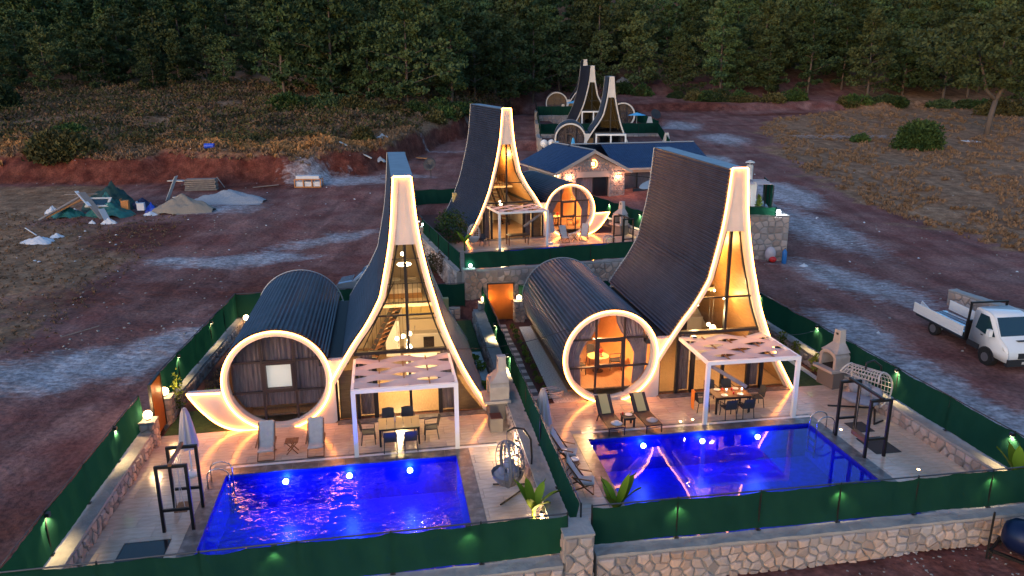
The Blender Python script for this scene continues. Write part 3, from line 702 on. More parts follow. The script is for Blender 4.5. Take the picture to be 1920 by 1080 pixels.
# mezzanine, stair and kitchen inside the lit towers
def interior(v,m,room):
    t={'A':villaA,'B':villaB,'C':villaC}[v]; mir=m<0
    def B(mb,n,mt,par=None): return mb.build(n,mt,par or t,False,mir)
    zM=3.55
    wl=lambda z: DX-interp_w([(DX-x,z_) for x,z_ in lp],z)+.16; wr=lambda z: DX+interp_w([(x-DX,z_) for x,z_ in rp],z)-.16
    B(MB().box(wl(zM),wr(zM),4.4,LT-.35,zM-.15,zM),'mezzanine',M['cream'])
    r=MB(); r.bar((wl(4.5),4.42,4.5),(wr(4.5),4.42,4.5),.04); r.bar((wl(zM),4.42,zM+.06),(wr(zM),4.42,zM+.06),.05)
    x=wl(4.2)+.2
    while x<wr(4.2): r.bar((x,4.42,zM),(x,4.42,4.5),.022); x+=.22
    B(r,'railing',M['dark'])
    s=MB(); a=(3.35,6.2,.02); b=(4.9,4.9,zM)
    for k in (-.35,.35): s.bar((a[0]+k*.6,a[1]+k*.7,a[2]),(b[0]+k*.6,b[1]+k*.7,b[2]),.05,.2)
    st=B(s,'stair_stringer',M['dark'])
    for i in range(12):
        f=(i+.5)/12; c=[a[q]+(b[q]-a[q])*f for q in range(3)]; MB().box(-.28,.28,-.4,.4,-.02,.02)
        q=MB().bar((m*(c[0]-.22),c[1]-.27,c[2]),(m*(c[0]+.22),c[1]+.27,c[2]),.26,.035); link('tread',q.mesh('tread',M['wood']),t)
    h=MB(); h.bar((a[0]-.2,a[1]-.25,1.0),(b[0]-.2,b[1]-.25,zM+.95),.04)
    for i in range(8): f=i/7; h.bar((a[0]-.2+(b[0]-a[0])*f,a[1]-.25+(b[1]-a[1])*f,f*zM),(a[0]-.2+(b[0]-a[0])*f,a[1]-.25+(b[1]-a[1])*f,f*zM+.97),.02)
    B(h,'handrail',M['dark'])
    # beam at the mezzanine ceiling
    B(MB().box(DX-.9,DX+.9,4.42,4.5,5.6,5.66),'tie_beam',M['dark'])
    X,Y,Z=W(v,m*6.3,8.2,.02)
    k=thing('kitchen_counter',{'A':'white kitchen counter with dark panel seen through the tall glass of the left villa','B':'white kitchen counter seen low through the tall glass of the right villa','C':'kitchen counter glimpsed through the tall glass of the rear lit villa'}[v],'kitchen counter',(X,Y,Z),Wr(v))
    MB().box(-1.2,1.2,-.3,.3,0,.86).build('cabinet',M['white'],k); MB().box(-1.25,1.25,-.33,.33,.86,.9).build('worktop',M['strip'],k)
    MB().box(-.2,.35,-.32,-.3,.12,.72).build('oven',M['glossblack'],k); MB().box(-1.1,1.1,.28,.34,.9,1.5).build('splashback',M['cream'],k)
    MB().tube([(-.6,.15,.9),(-.6,.15,1.2),(-.6,0,1.22)],.015,6).build('tap',M['steel'],k)
    q=MB()
    for i in range(5): q.box(-1.2+i*.48,-.75+i*.48,-.02,.3,1.75,2.6)
    q.build('wall_cupboard',M['yellow'],k)
    X,Y,Z=W(v,m*4.55,7.6,.02)
    f=thing('refrigerator',{'A':'tall white refrigerator beside the stair inside the left villa','B':'tall white refrigerator inside the right villa','C':'tall white refrigerator inside the rear lit villa'}[v],'refrigerator',(X,Y,Z),Wr(v))
    MB().box(-.35,.35,-.32,.32,0,1.85).build('body',M['whitemetal'],f); MB().box(.27,.3,-.36,-.32,.5,1.6).build('handle',M['steel'],f)
    X,Y,Z=W(v,m*5.2,6.2,zM)
    b=thing('bed',{'A':'low white bed on the mezzanine behind the tall glass of the left villa','B':'low white bed on the mezzanine of the right villa','C':'low white bed on the mezzanine of the rear lit villa'}[v],'bed',(X,Y,Z),Wr(v))
    MB().box(-.8,.8,-.9,1.1,0,.25).build('bed_frame',M['woodwall'],b); MB().box(-.76,.76,-.88,1.05,.25,.45).build('mattress',M['white'],b)
    for s_ in (-.4,.4): MB().ball((s_,.8,.52),.3,10,6,(1,.6,.3)).build('pillow',M['white'],b,True)
    # counter island near the glass
    X,Y,Z=W(v,m*6.2,4.2,.02)
    c=thing('kitchen_island',{'A':'white breakfast bar under the hanging globe lamps in the left villa','B':'white breakfast bar under hanging globe lamps in the right villa','C':'breakfast bar inside the rear lit villa'}[v],'breakfast bar',(X,Y,Z),Wr(v))
    MB().box(-1.1,.9,-.3,.3,0,1.0).build('cabinet',M['white'],c); MB().box(-1.2,1.,-.38,.38,1.0,1.05).build('worktop',M['strip'],c)
    # hanging globe lamps
    spots={'A':[(4.72,3.1,2.35),(5.0,2.95,2.5),(5.3,3.25,2.5)],'B':[(4.55,2.3,3.15),(4.8,2.5,3.3),(5.25,2.1,2.45),(5.5,2.3,2.2)],'C':[(4.9,2.8,2.5)]}[v]
    words=['left','middle','right','lowest']
    X,Y,Z=W(v,0,0,0)
    c=thing('pendant_lamp',{'A':'cluster of glowing globe lamps hanging behind the tall glass of the left villa','B':'cluster of glowing globe lamps hanging behind the tall glass of the right villa','C':'single glowing globe lamp hanging behind the glass of the rear lit villa'}[v],'hanging lamp',(X,Y,Z),Wr(v))
    for (px,py,pz) in spots:
        MB().tube([(m*px,py,pz+.1),(m*px,py,6.2)],.006,4).build('cord',M['dark'],c); MB().ball((m*px,py,pz),.085,12,8).build('globe',M['pend'],c,True)
    lamp((m*spots[0][0],spots[0][1]-.2,spots[0][2]-.15),{'A':300,'B':130,'C':110}[v],(1,.68,.3),.12,c)
    # ring lamp high in the tower
    if v=='A':
        c=thing('ring_lamp','glowing ring lamp hanging high behind the top of the left villa glass','hanging lamp',W('A',5.15,2.2,5.9),Wr('A'))
        MB().tube([(.27*math.cos(R_(q)),.27*math.sin(R_(q)),.0) for q in range(0,360,20)],.025,6,closed=True).build('ring',M['pend'],c,True); MB().tube([(0,0,.02),(0,0,1.6)],.006,4).build('cord',M['dark'],c)
        MB().ball((-.05,0,.45),.08).build('globe',M['pend'],c,True); lamp((0,-.1,.2),70,(1,.74,.4),.15,c)
    else:
        for i,(lx,ly,lz) in enumerate(((.35,2.3,4.0),(1.0,2.6,3.5)) if v=='B' else ()):
            c=thing('wall_lamp','%s small glowing sconce on the orange lining of the right villa tower'%('upper' if i==0 else 'lower'),'wall lamp',W(v,m*(DX+lx),ly,lz),Wr(v))
            MB().ball((0,0,0),.05,10,6).build('globe',M['pend'],c,True); MB().box(-.03,.03,0,.1,-.02,.02).build('bracket',M['dark'],c); lamp((-.15,-.1,0),35,(1,.6,.22),.06,c)
        l=thing('ceiling_lamp',{'B':'warm lamp up inside the orange lined tower of the right villa','C':'warm lamp up inside the orange lined tower of the rear lit villa'}[v],'ceiling lamp',W(v,m*DX,3.2,6.3),Wr(v))
        MB().lathe([(.05,.0),(.09,-.06),(.09,-.12)]).build('shade',M['pend'],l); lamp((0,-.2,-.3),230,(1,.46,.12),.1,l)
    # ground floor room light behind the sliding doors
    l=thing('ceiling_lamp',{'A':'warm lamp under the ceiling behind the sliding doors of the left villa','B':'warm lamp behind the sliding doors of the right villa','C':'warm lamp behind the sliding doors of the rear lit villa'}[v],'ceiling lamp',W(v,m*5.2,1.5,2.5),Wr(v))
    MB().lathe([(.05,.1),(.12,.0),(.12,-.05)]).build('shade',M['pend'],l); lamp((0,0,-.2),{'A':24,'B':12,'C':45}[v],(1,.58,.24),.1,l)
    # tube room light
    l=thing('ceiling_lamp',{'A':'dim lamp inside the curtained round room of the left villa','B':'warm lamp at the crown of the round room of the right villa','C':'warm lamp at the crown of the round room of the rear lit villa'}[v],'ceiling lamp',W(v,0,2.6,ZC+1.6),Wr(v))
    MB().lathe([(.05,.1),(.12,.0),(.12,-.05)]).build('shade',M['pend'],l); lamp((0,0,-.25),{'A':30,'B':300,'C':280}[v],(1,.56,.24),.12,l)
interior('A',1,'A'); interior('B',1,'B'); interior('C',-1,'B')
#PART2_END
# ------------------------------------------------------------------ terraces, tiles and pools
tile_me={}
def tile_mesh(w,d):
    k=(round(w,2),round(d,2))
    if k not in tile_me:
        a,b=w/2-.005,d/2-.005; e=.006
        V=[(-a,-b,0),(a,-b,0),(a,b,0),(-a,b,0),(-a+e,-b+e,.012),(a-e,-b+e,.012),(a-e,b-e,.012),(-a+e,b-e,.012)]
        mb=MB().add(V,[(0,1,5,4),(1,2,6,5),(2,3,7,6),(3,0,4,7),(4,5,6,7)]); tile_me[k]=mb.mesh('tile',M['tile'])
    return tile_me[k]
def lay_tiles(root,x0,x1,y0,y1,m=1,tw=1.2,td=.6,off=0.):
    y=y1; r=0
    while y>y0+.02:
        d=min(td,y-y0); x=x0; first=((r%2)*.5+off)%1*tw
        if first: w=min(first,x1-x0)
        else: w=min(tw,x1-x0)
        while x<x1-.02:
            w=min(w,x1-x)
            o=link('tile',tile_mesh(w,d),root); o.location=(m*(x+w/2),y-d/2,-.012); x+=w; w=tw
        y-=d; r+=1
def terrace(v,m,X0,X1,Y0,Y1,px0,px1,py0,py1,edge,water,seed,near=True,label=None):
    """paved deck (local x0..x1, y0..y1) with a sunken pool px0..px1, py0..py1"""
    o=W(v,0,0,0); t=thing('terrace',None,None,o,Wr(v)); t['kind']='structure'
    def bx(mb,x0,x1,*r): a,b=sorted((m*x0,m*x1)); return mb.box(a,b,*r)
    c=.5   # coping width
    mb=MB()
    for (a,b,cc,d) in ((X0,px0-.01,Y0,Y1),(px1+.01,X1,Y0,Y1),(px0-.01,px1+.01,py1+.01,Y1),(px0-.01,px1+.01,Y0,max(Y0,py0-.01))): (bx(mb,a,b,cc,d,-.3,-.0125) if d>cc else None)
    mb.build('screed',M['grout'],t)
    st=py1+c+.14   # the white marble line between two dark bands
    lay_tiles(t,X0,X1,st+.14,Y1,m); lay_tiles(t,X0,px0-c,Y0,st+.14,m,off=.3); 
    lay_tiles(t,px1+c,X1,Y0,st+.14 if X1-px1<1.2 else st-.14,m,off=.6)
    bx(MB(),px0-.1,edge,st-.0,st+.13,-.012,.004).build('dark_band',M['marble'],t)
    bx(MB(),px0-.1,edge,st-.15,st-.005,-.012,.008).build('white_band',M['strip'],t)
    if edge>px1+c: lay_tiles(t,edge,X1,st-.14,st+.14,m)
    # pool
    p=thing('swimming_pool',label,'pool',o,Wr(v))
    D=1.45; b=MB()
    bx(b,px0,px1,py0,py1,-D-.1,-D); bx(b,px0-.15,px0,py0-.15,py1+.15,-D,-.03); bx(b,px1,px1+.15,py0-.15,py1+.15,-D,-.03); bx(b,px0,px1,py0-.15,py0,-D,-.03); bx(b,px0,px1,py1,py1+.15,-D,-.03)
    b.build('basin',M['pooltile'],p)
    def slabs(x0,x1,y0,y1,along):
        L_=(x1-x0) if along=='x' else (y1-y0); n=max(1,round(L_/.9))
        for i in range(n):
            if along=='x': a=x0+L_*i/n; q=bx(MB(),a+.004,a+L_/n-.004,y0,y1,-.03,.006)
            else: a=y0+L_*i/n; q=bx(MB(),x0,x1,a+.004,a+L_/n-.004,-.03,.006)
            q.build('coping_slab',M['marble'],p)
    slabs(px0-c,px1+c,py1,py1+c-.02,'x'); slabs(px0-c,px0,py0,py1,'y'); slabs(px1,px1+c,py0,py1,'y')
    w=MB(); bx(w,px0,px1,py0,py1,-.121,-.12)
    me=MB().add([(m*px0,py0,-.12),(m*px1,py0,-.12),(m*px1,py1,-.12),(m*px0,py1,-.12)],[(0,1,2,3)] if m>0 else [(3,2,1,0)])
    me.build('water',water,p)
    return t,p
def pool_light(v,x,y,z,label,power=60):
    power*=(.75 if v=='A' else .5)
    t=thing('pool_light',label,'pool light',W(v,x,y,z),Wr(v))
    MB().tube([(0,.0,0),(0,-.05,0)],.13,14).build('bezel',M['steel'],t)
    MB().tube([(0,-.045,0),(0,-.07,0)],.10,14).build('lens',M['poollens'],t)
    lamp((0,-.3,0),power,(.015,.09,1.),.08,t)
terrace('A',1,-4.48,9.15,-10.89,.0,-1.42,6.6,-10.88,-3.62,8.2,M['water_rough'],1,label='rippled deep blue lit pool of the left terrace, catching orange reflections')
terrace('B',1,-3.92,10.62,-10.89,.0,-1.85,7.2,-10.88,-3.5,7.6,M['water_calm'],2,label='calm deep blue lit pool of the right terrace mirroring the light strips')
terrace('C',-1,-4.9,11.0,-10.89,.0,-1.4,6.6,-10.88,-3.8,7.0,M['water_calm'],3,label='pool behind the green net of the rear lit villa, almost hidden')
for x,l in ((.55,'left'),(2.75,'middle'),(4.9,'right')): pool_light('A',x,-3.62,-.42,'glowing underwater lamp, %s one of three in the rippled left pool'%l,60)
for x,l in ((.35,'left'),(2.75,'middle'),(5.05,'right')): pool_light('B',x,-3.5,-.42,'glowing underwater lamp, %s one of three in the calm right pool'%l,50)
pool_light('C',-3,-3.8,-.4,'underwater lamp hidden in the pool of the rear lit villa',20)
# garden ground
def patch(name,v,poly,z,mt,kind='structure'):
    o=MB().vprism(poly,-.25,z).build(name,mt); o.location=W(v,0,0,0); o.rotation_euler=(0,0,Wr(v)); tag(o,kind=kind); return o
patch('garden_ground','A',[(-4.5,.0),(8.85,.0),(9.0,13.0),(-3.8,13.6)],-.03,M['soil'])
patch('garden_ground','B',[(-3.9,.0),(10.6,.0),(10.6,12.6),(-3.9,11.9)],-.03,M['soil'])
patch('garden_ground','C',[(-11,.0),(4.9,.0),(4.9,13.6),(-11,13.6)],-.03,M['soil'])
patch('lawn','A',[(8.0,7.2),(9.0,7.2),(9.1,12.6),(7.2,12.6)],.0,M['lawn']); patch('white_gravel','A',[(8.15,.02),(8.82,.02),(8.95,7.2),(7.5,7.2)],.0,M['pebble'])
patch('lawn','A',[(-4.4,.02),(-2.1,.02),(-2.1,2.2),(-4.3,2.2)],.0,M['lawn'])
patch('lawn','B',[(8.45,.02),(9.95,.02),(9.95,12),(8.0,12)],.0,M['lawn']); patch('white_gravel','B',[(9.97,.02),(10.25,.02),(10.25,12),(9.97,12)],.0,M['pebble'])
patch('white_gravel','B',[(-2.4,.02),(-1.0,.02),(-.9,10.6),(-2.2,10.6)],.0,M['pebble'])
# ------------------------------------------------------------------ boundary walls and fences
P2=lambda v,x,y: W(v,x,y)[:2]
ZW,ZF=.72,1.93

def vwall(v,a,b,z0,z1,th,faces,label,**k):
    zb=FR[v][0][2]; return wall(label,P2(v,*a),P2(v,*b),z0+zb,z1+zb,th,faces,**k)
def vfence(v,a,b,z0,z1,n,label,**k):
    zb=FR[v][0][2]; return fence(label,P2(v,*a),P2(v,*b),z0+zb,z1+zb,n,**k)
vwall('A',(-4.5,-11.5),(-4.5,-.35),-.6,.62,.5,'-','low stone wall along the left edge of the left terrace, lit warm on its inner face',s=.36,seed=11)
vwall('A',(-4.6,1.75),(-3.75,13.6),-.6,.55,.4,'-','low stone wall beside the left garden, running back behind the round villa',s=.36,seed=12)
vwall('A',(-5.1,-11.55),(8.65,-11.55),-1.6,.72,.45,'-','front retaining wall of pale field stones under the left terrace',s=.36,seed=13)
vwall('B',(-3.72,-11.55),(11.25,-11.55),-1.6,.72,.45,'-','long front retaining wall of pale field stones under the right terrace',s=.34,seed=14)
vwall('B',(11.15,-11.1),(11.15,12.2),-.8,.6,.5,'+','low stone wall along the right edge of the right terrace',s=.42,seed=15)
vwall('B',(-3.9,-10.9),(-3.9,12.0),-.6,.75,.72,'+','broad topped stone wall dividing the two front terraces',s=.36,seed=16)
vwall('A',(-3.8,13.55),(8.6,13.55),-.6,.5,.4,'-','low stone wall closing the rear of the left garden',s=.4,seed=17)
vwall('B',(-1.9,12.3),(11.15,12.3),-.6,.5,.4,'-','low stone wall closing the rear of the right garden',s=.4,seed=18)
vwall('C',(-11.4,-11.55),(5.4,-11.55),-1.2,.55,.45,'-','stone retaining wall under the green net of the rear lit villa',s=.42,seed=19)
vwall('C',(-11.3,-11.1),(-11.3,2.0),-1.6,.5,.4,'+','stone wall along the left side of the rear lit villa below the net',s=.42,seed=20)
vwall('C',(-11.3,3.5),(-11.3,15.3),-1.2,.5,.4,'+','stone wall further back along the left side of the rear lit villa, past its door',s=.42,seed=21)
vwall('C',(-11.3,15.2),(5.3,15.2),-.6,.62,.4,'-','stone wall closing the back of the rear lit villa under a green net',s=.5,seed=22)
vwall('C',(5.25,-11.1),(5.25,15.2),-.6,.55,.45,'+','stone wall along the right side of the rear lit villa',s=.45,seed=23)
vfence('A',(-5.0,-11.1),(-4.95,-.5),.62,1.95,4,'green net fence with lamp posts along the left edge of the left terrace',seed=1,side=-1)
vfence('A',(-4.9,1.75),(-4.05,13.8),.55,1.95,5,'green net fence beside the left garden, running back past the orange door',seed=2,side=-1)
vfence('A',(-5.1,-11.1),(8.85,-11.1),.74,1.96,6,'green net fence on the front wall of the left terrace',seed=3,side=-1,sag=.09)
vfence('B',(-3.75,-11.1),(10.9,-11.1),.74,1.96,6,'long green net fence on the front wall of the right terrace',seed=4,side=-1,sag=.07)
vfence('B',(11.1,-11.9),(11.1,11.3),.62,1.96,8,'green net fence with lamp posts along the right edge of the right terrace',seed=5,side=1)
vfence('B',(-4.02,-10.95),(-4.02,12.4),.76,1.95,8,'green net fence on the wall dividing the two front terraces',seed=6,side=1)
vfence('A',(-4.0,13.8),(8.9,13.8),.52,1.95,5,'green net fence across the rear of the left garden',seed=7,side=-1)
vfence('B',(-1.9,12.5),(11.1,12.5),.52,1.95,5,'green net fence across the rear of the right garden, mostly behind the villa',seed=8,side=-1)
vfence('C',(-11.2,-11.1),(5.2,-11.1),.56,1.6,6,'dark green net fence in front of the pool of the rear lit villa',seed=9,side=-1)
vfence('C',(-11.5,-11.1),(-11.4,2.1),.5,1.65,4,'dark green net fence along the left side of the rear lit villa',seed=10,side=-1)
vfence('C',(-11.5,3.5),(-11.3,15.2),.5,2.05,4,'dark green net fence behind the brown door of the rear lit villa',seed=11,side=-1)
vfence('C',(-11.3,15.3),(5.2,15.3),.63,2.1,5,'green net fence across the back of the rear lit villa',seed=12,side=-1)
vfence('C',(5.1,-11.0),(5.1,15.3),.56,2.0,7,'green net fence along the right side of the rear lit villa',seed=13,side=1)
pillar('B',-4.25,-11.35,-1.6,1.55,.78,'pale stone pillar between the two front net fences',31,.32)
# ------------------------------------------------------------------ doors with pillars and lamps
def gate(v,x,y,rz,w,h,label,mt,z=0.):
    X,Y,Z=W(v,x,y,z); t=thing('metal_door',label,'door',(X,Y,Z),Wr(v,rz))
    MB().box(-w/2,w/2,-.025,.025,.03,h).build('leaf',mt,t)
    f=MB(); f.box(-w/2-.07,-w/2-.005,-.05,.05,0,h+.07); f.box(w/2+.005,w/2+.07,-.05,.05,0,h+.07); f.box(-w/2-.005,w/2+.005,-.05,.05,h+.01,h+.07); f.build('door_frame',M['dark'],t)
    MB().tube([(w/2-.12,-.06,1.0),(w/2-.12,-.06,1.25)],.015,6).build('handle',M['steel'],t)
    return t
gate('A',-4.62,.48,R_(90),1.25,2.15,'bright orange metal door in the left net fence, lit by two globe lamps',M['door'])
gate('B',-3.02,12.1,0,1.45,2.15,'orange brown metal door at the end of the paved garden path',M['door'])
gate('C',-11.3,2.75,R_(90),1.2,2.2,'dark brown door in the left net fence of the rear lit villa',M['browndoor'],-.6)
def globe(v,x,y,z,label,power=30,mt='pot',col=(1,.62,.27),r=.14,cat='globe lamp'):
    t=thing('globe_lamp',label,cat,W(v,x,y,z),Wr(v)); MB().lathe([(.09,0),(.09,.03),(.05,.06)]).build('base',M['dark'],t)
    MB().ball((0,0,.06+r*.9),r,14,10).build('globe',M[mt],t,True); lamp((0,0,.1+r),power,col,r,t); return t
for (x,y,l) in ((-4.62,-.75,'nearer'),(-4.62,1.5,'farther')):
    pillar('A',x,y,-.1,1.05,.5,'stone pillar on the %s side of the left orange door'%l,int(40+y*3),.26); globe('A',x,y,1.05,'glowing globe lamp on the pillar %s to the camera at the left orange door'%l if l=='nearer' else 'glowing globe lamp on the pillar beyond the left orange door',130,r=.16)
for (x,y,l) in ((-4.05,11.85,'left'),(-2.0,11.85,'right')):
    pillar('B',x,y,-.1,1.2,.55,'stone pillar on the %s of the door at the path end'%l,int(50+x*3),.28); globe('B',x,y-.05,1.2,'glowing globe lamp on the pillar %s of the door at the path end'%l,90)
for (x,y,l) in ((-11.3,2.0,'nearer'),(-11.3,3.5,'farther')):
    pillar('C',x,y,-.8,1.0,.45,'stone pillar on the %s side of the brown door'%l,int(60+y*3),.26); globe('C',x,y,1.0,'small green tinted lamp on the pillar on the %s side of the brown door'%l,7,'coolglobe',(.3,1,.6),.09)
globe('A',-3.4,12.9,.6,'glowing globe lamp at the far rear corner of the left garden',40,r=.15)
pillar('C',-11.0,-11.3,-1.4,.7,.7,'stone pillar at the front left corner of the rear lit villa',71,.3); globe('C',-10.9,-11.25,.7,'green glowing lamp on the front left corner pillar of the rear lit villa',14,'coolglobe',(.15,1,.5),.1)
pillar('C',4.9,-11.2,-1.2,1.0,.8,'stone pillar at the front right corner of the rear lit villa',72,.3); globe('C',4.8,-11.1,1.0,'green glowing lamp on the front right corner pillar of the rear lit villa',14,'coolglobe',(.15,1,.6),.1)
# lamps on the fence posts
def post_lamp(v,x,y,z,label,nx=0,ny=0,power=9):
    a=math.atan2(ny,nx); t=thing('fence_lamp',label,'fence lamp',W(v,x,y,z),Wr(v,a),'box lamps on the fence posts')
    MB().box(.03,.15,-.07,.07,-.1,.02).build('housing',M['dark'],t); MB().box(.045,.135,-.05,.05,-.112,-.101).build('lens',M['greenlamp'],t)
    lamp((.14,0,-.14),power*2.0,(1,.72,.32),.03,t,'SPOT',(0,R_(24),0),spot=120)
ordw=['nearest the camera','second from the camera','third from the camera','fourth from the camera','farthest from the camera']
for i,y in enumerate((-8.45,-3.15)): post_lamp('A',-5.0,y,1.9,'box lamp on the left terrace fence, the %s before the orange door'%('nearer one' if i==0 else 'farther one'),1,0,26)
for i,y in enumerate((4.15,8.98)): post_lamp('A',-4.75 if i==0 else -4.4,y,1.85,'box lamp on the left garden fence, the %s beyond the orange door'%('nearer one' if i==0 else 'farther one'),1,0,18)
for i,y in enumerate((-9.0,-3.2,2.6,8.4)): post_lamp('B',11.1,y,1.92,'box lamp on the right terrace fence, %s of four'%ordw[i if i<3 else 4],-1,0,26)
for i,x in enumerate((1.3,6.2)): post_lamp('A',x,-11.1,1.85,'lamp glowing through the front net of the left terrace, %s one'%('left' if i==0 else 'right'),0,1,3)
for i,x in enumerate((-1.31,3.57,8.46)): post_lamp('B',x,-11.1,1.85,'lamp glowing through the front net of the right terrace, %s of three'%('left','middle','right')[i],0,1,6)
for i,y in enumerate((2.0,6.5)): post_lamp('B',-4.02,y,1.6,'box lamp on the dividing fence above the left gravel bed, %s one'%('nearer','farther')[i],-1,0,50)
for i,(x,y) in enumerate(((5.1,-2.),(5.1,3.6))): post_lamp('C',x,y,1.8,'lamp lighting the right net fence of the rear lit villa, %s one'%('nearer','farther')[i],-1,0,50)
# tube wall lights on the dividing wall
for i,(y) in enumerate((-4.3,-9.0,-1.2)):
    t=thing('wall_light','glowing tube light on the dividing wall, %s'%('behind the egg shaped hanging chair','beside the banana plant near the front net','beside the barbecue of the left terrace')[i],'wall light',W('B',-4.72,y,.05),Wr('B'))
    MB().box(-.05,.05,-.06,.06,0,.05).build('base',M['dark'],t); MB().tube([(0,0,.05),(0,0,.5)],.045,8).build('tube',M['pot'],t); MB().box(-.06,.06,-.07,.07,.5,.54).build('lid',M['dark'],t); lamp((-.14,0,.3),24 if y<-8 else 60,(1,.68,.35),.06,t)
#PART3_END
# ------------------------------------------------------------------ pergolas
def pergola(v,m,x0,x1,y0,y1,label,z=2.62):
    t=thing('pergola',label,'pergola',W(v,0,0,0),Wr(v)); pw=.15
    def bx(*a): q=list(a); q[0],q[1]=sorted((m*q[0],m*q[1])); return MB().box(*q)
    for x in (x0,x1-pw): bx(x,x+pw,y0,y0+pw,.0,z-.14).build('post',M['whitemetal'],t)
    bx(x0,x1,y0,y0+pw,z-.14,z).build('front_beam',M['whitemetal'],t)
    for x in (x0,x1-.1): bx(x,x+.1,y0+pw,y1,z-.13,z-.002).build('side_beam',M['whitemetal'],t)
    n=4; xs=[x0+.1+(x1-x0-.2)*i/n for i in range(n+1)]
    for i in range(1,n): bx(xs[i]-.025,xs[i]+.025,y0+pw,y1,z-.06,z-.015).build('rail',M['wood'],t)
    rows=5; d=(y1-y0-.15)/rows
    for r in range(rows):
        yc=y0+.2+d*(r+.5)-.05; V=[];F=[]; N=48
        for i in range(N+1):
            x=xs[0]+(xs[-1]-xs[0])*i/N; ph=(x-xs[0])/(xs[1]-xs[0])*math.pi
            w=math.cos(ph+(r%2)*math.pi); hw=d*.5-.035*(1-w)/2*1.2*(1 if True else 0)+.012
            zz=z-.035+.06*w
            for j in range(5): f=j/4; V.append((m*x,yc-hw+2*hw*f,zz-.03*math.sin(f*math.pi)))
        for i in range(N):
            for j in range(4): a=i*5+j; F.append((a,a+5,a+6,a+1))
        MB().add(V,F).build('fabric_band',M['parasol'],t,True)
    return t
pergola('A',1,2.95,6.78,-3.15,.1,'white pergola with woven fabric bands over the dining table of the left terrace')
pg=pergola('B',1,3.02,6.95,-2.95,.1,'white pergola with woven fabric bands over the set dining table of the right terrace')
pergola('C',-1,2.95,6.75,-3.2,.1,'white pergola with woven bands in front of the rear lit villa')
for v,m,l in (('B',1,'right terrace'),('C',-1,'rear lit villa')):
    t=thing('awning_arm','slanting timber awning arm hanging from the pergola of the %s'%l,'awning arm',W(v,0,0,0),Wr(v))
    MB().bar((m*3.2,-2.7,2.42),(m*4.75,-2.85,1.45),.11,.14).build('arm',M['plank'],t); MB().bar((m*3.2,-2.6,2.42),(m*4.75,-2.72,1.47),.05,.05).build('rod',M['blackmetal'],t)
# ------------------------------------------------------------------ furniture builders
def chair(label,loc,rz,mt='rattan',group=None):
    t=thing('chair',label,'chair',loc,rz,group); m=M[mt]
    V=MB(); V.box(-.24,.24,-.24,.22,.42,.46); V.build('seat',m,t)
    b=MB(); n=6
    b.strip([(-.24+.48*i/n,.23+.02*math.sin(i/n*math.pi),.46) for i in range(n+1)],[(-.23+.46*i/n,.31+.05*math.sin(i/n*math.pi),.86+.02*math.sin(i/n*math.pi)) for i in range(n+1)])
    b.strip([(-.24+.48*i/n,.255+.02*math.sin(i/n*math.pi),.46) for i in range(n+1)][::-1],[(-.23+.46*i/n,.335+.05*math.sin(i/n*math.pi),.86+.02*math.sin(i/n*math.pi)) for i in range(n+1)][::-1]); b.build('backrest',m,t)
    for sx in (-1,1):
        MB().tube([(sx*.22,-.22,.42),(sx*.24,-.25,0)],.02,6).build('leg',m,t); MB().tube([(sx*.22,.22,.42),(sx*.24,.28,0)],.02,6).build('leg',m,t)
        MB().tube([(sx*.25,-.22,.42),(sx*.27,-.22,.62),(sx*.27,.05,.66),(sx*.25,.28,.67)],.018,6).build('armrest',m,t)
    return t
def table(label,loc,rz,w,d,top='yellow',leg='dark',h=.75,planks=0,cat='dining table',name='dining_table'):
    t=thing(name,label,cat,loc,rz)
    if planks:
        for i in range(planks): MB().box(-w/2+w*i/planks+.006,-w/2+w*(i+1)/planks-.006,-d/2,d/2,h-.03,h).build('top_plank',M[top],t)
    else: MB().box(-w/2,w/2,-d/2,d/2,h-.035,h).build('tabletop',M[top],t)
    f=MB(); f.box(-w/2+.05,w/2-.05,-d/2+.05,-d/2+.09,h-.12,h-.037); f.box(-w/2+.05,w/2-.05,d/2-.09,d/2-.05,h-.12,h-.037); f.build('apron',M[leg],t)
    for sx in (-1,1):
        for sy in (-1,1): x,y=sx*(w/2-.06),sy*(d/2-.06); MB().box(x-.035,x+.035,y-.035,y+.035,0,h-.037).build('leg',M[leg],t)
    return t
def plate(loc,label,r=.14,name='plate',mt='plate',z=0):
    t=thing(name,label,name.replace('_',' '),loc); MB().lathe([(.01,.0),(r*.6,.0),(r,.02),(r*.98,.028),(r*.6,.01),(.01,.01)],n=18).build('dish',M[mt],t,True)
    return t
rz=Wr('A')
table('dark framed dining table with yellow planked top under the left pergola',W('A',4.6,-2.05),rz,1.55,.95,'yellow','dark',planks=5)
t=thing('bottle','clear bottle standing on the yellow planked dining table','bottle',W('A',4.45,-2.0,.75)); MB().lathe([(.035,0),(.035,.16),(.012,.2),(.012,.25)]).build('body',M['clearbag'],t,True)
CH='dark rattan chairs round the left dining table'
first=chair('dark rattan chair on the pool side of the left dining table, left one',W('A',4.25,-2.78),rz+math.pi,group=CH)
for x,y,a,l in ((5.0,-2.8,math.pi,'dark rattan chair on the pool side of the left dining table, right one'),(4.2,-1.25,0,'dark rattan chair on the house side of the left dining table, left one'),(4.95,-1.25,0,'dark rattan chair on the house side of the left dining table, right one'),
    (3.45,-2.0,R_(90),'dark rattan chair at the left end of the left dining table'),(5.8,-2.0,R_(-90),'dark rattan chair at the right end of the left dining table')):
    dup(first,W('A',x,y),rz+a,l,CH)
rb=Wr('B'); CB='dark chairs round the right dining table'
table('dark dining table laid with plates and candles under the right pergola',W('B',4.6,-1.75),rb,1.55,.95,'wood','dark',planks=5)
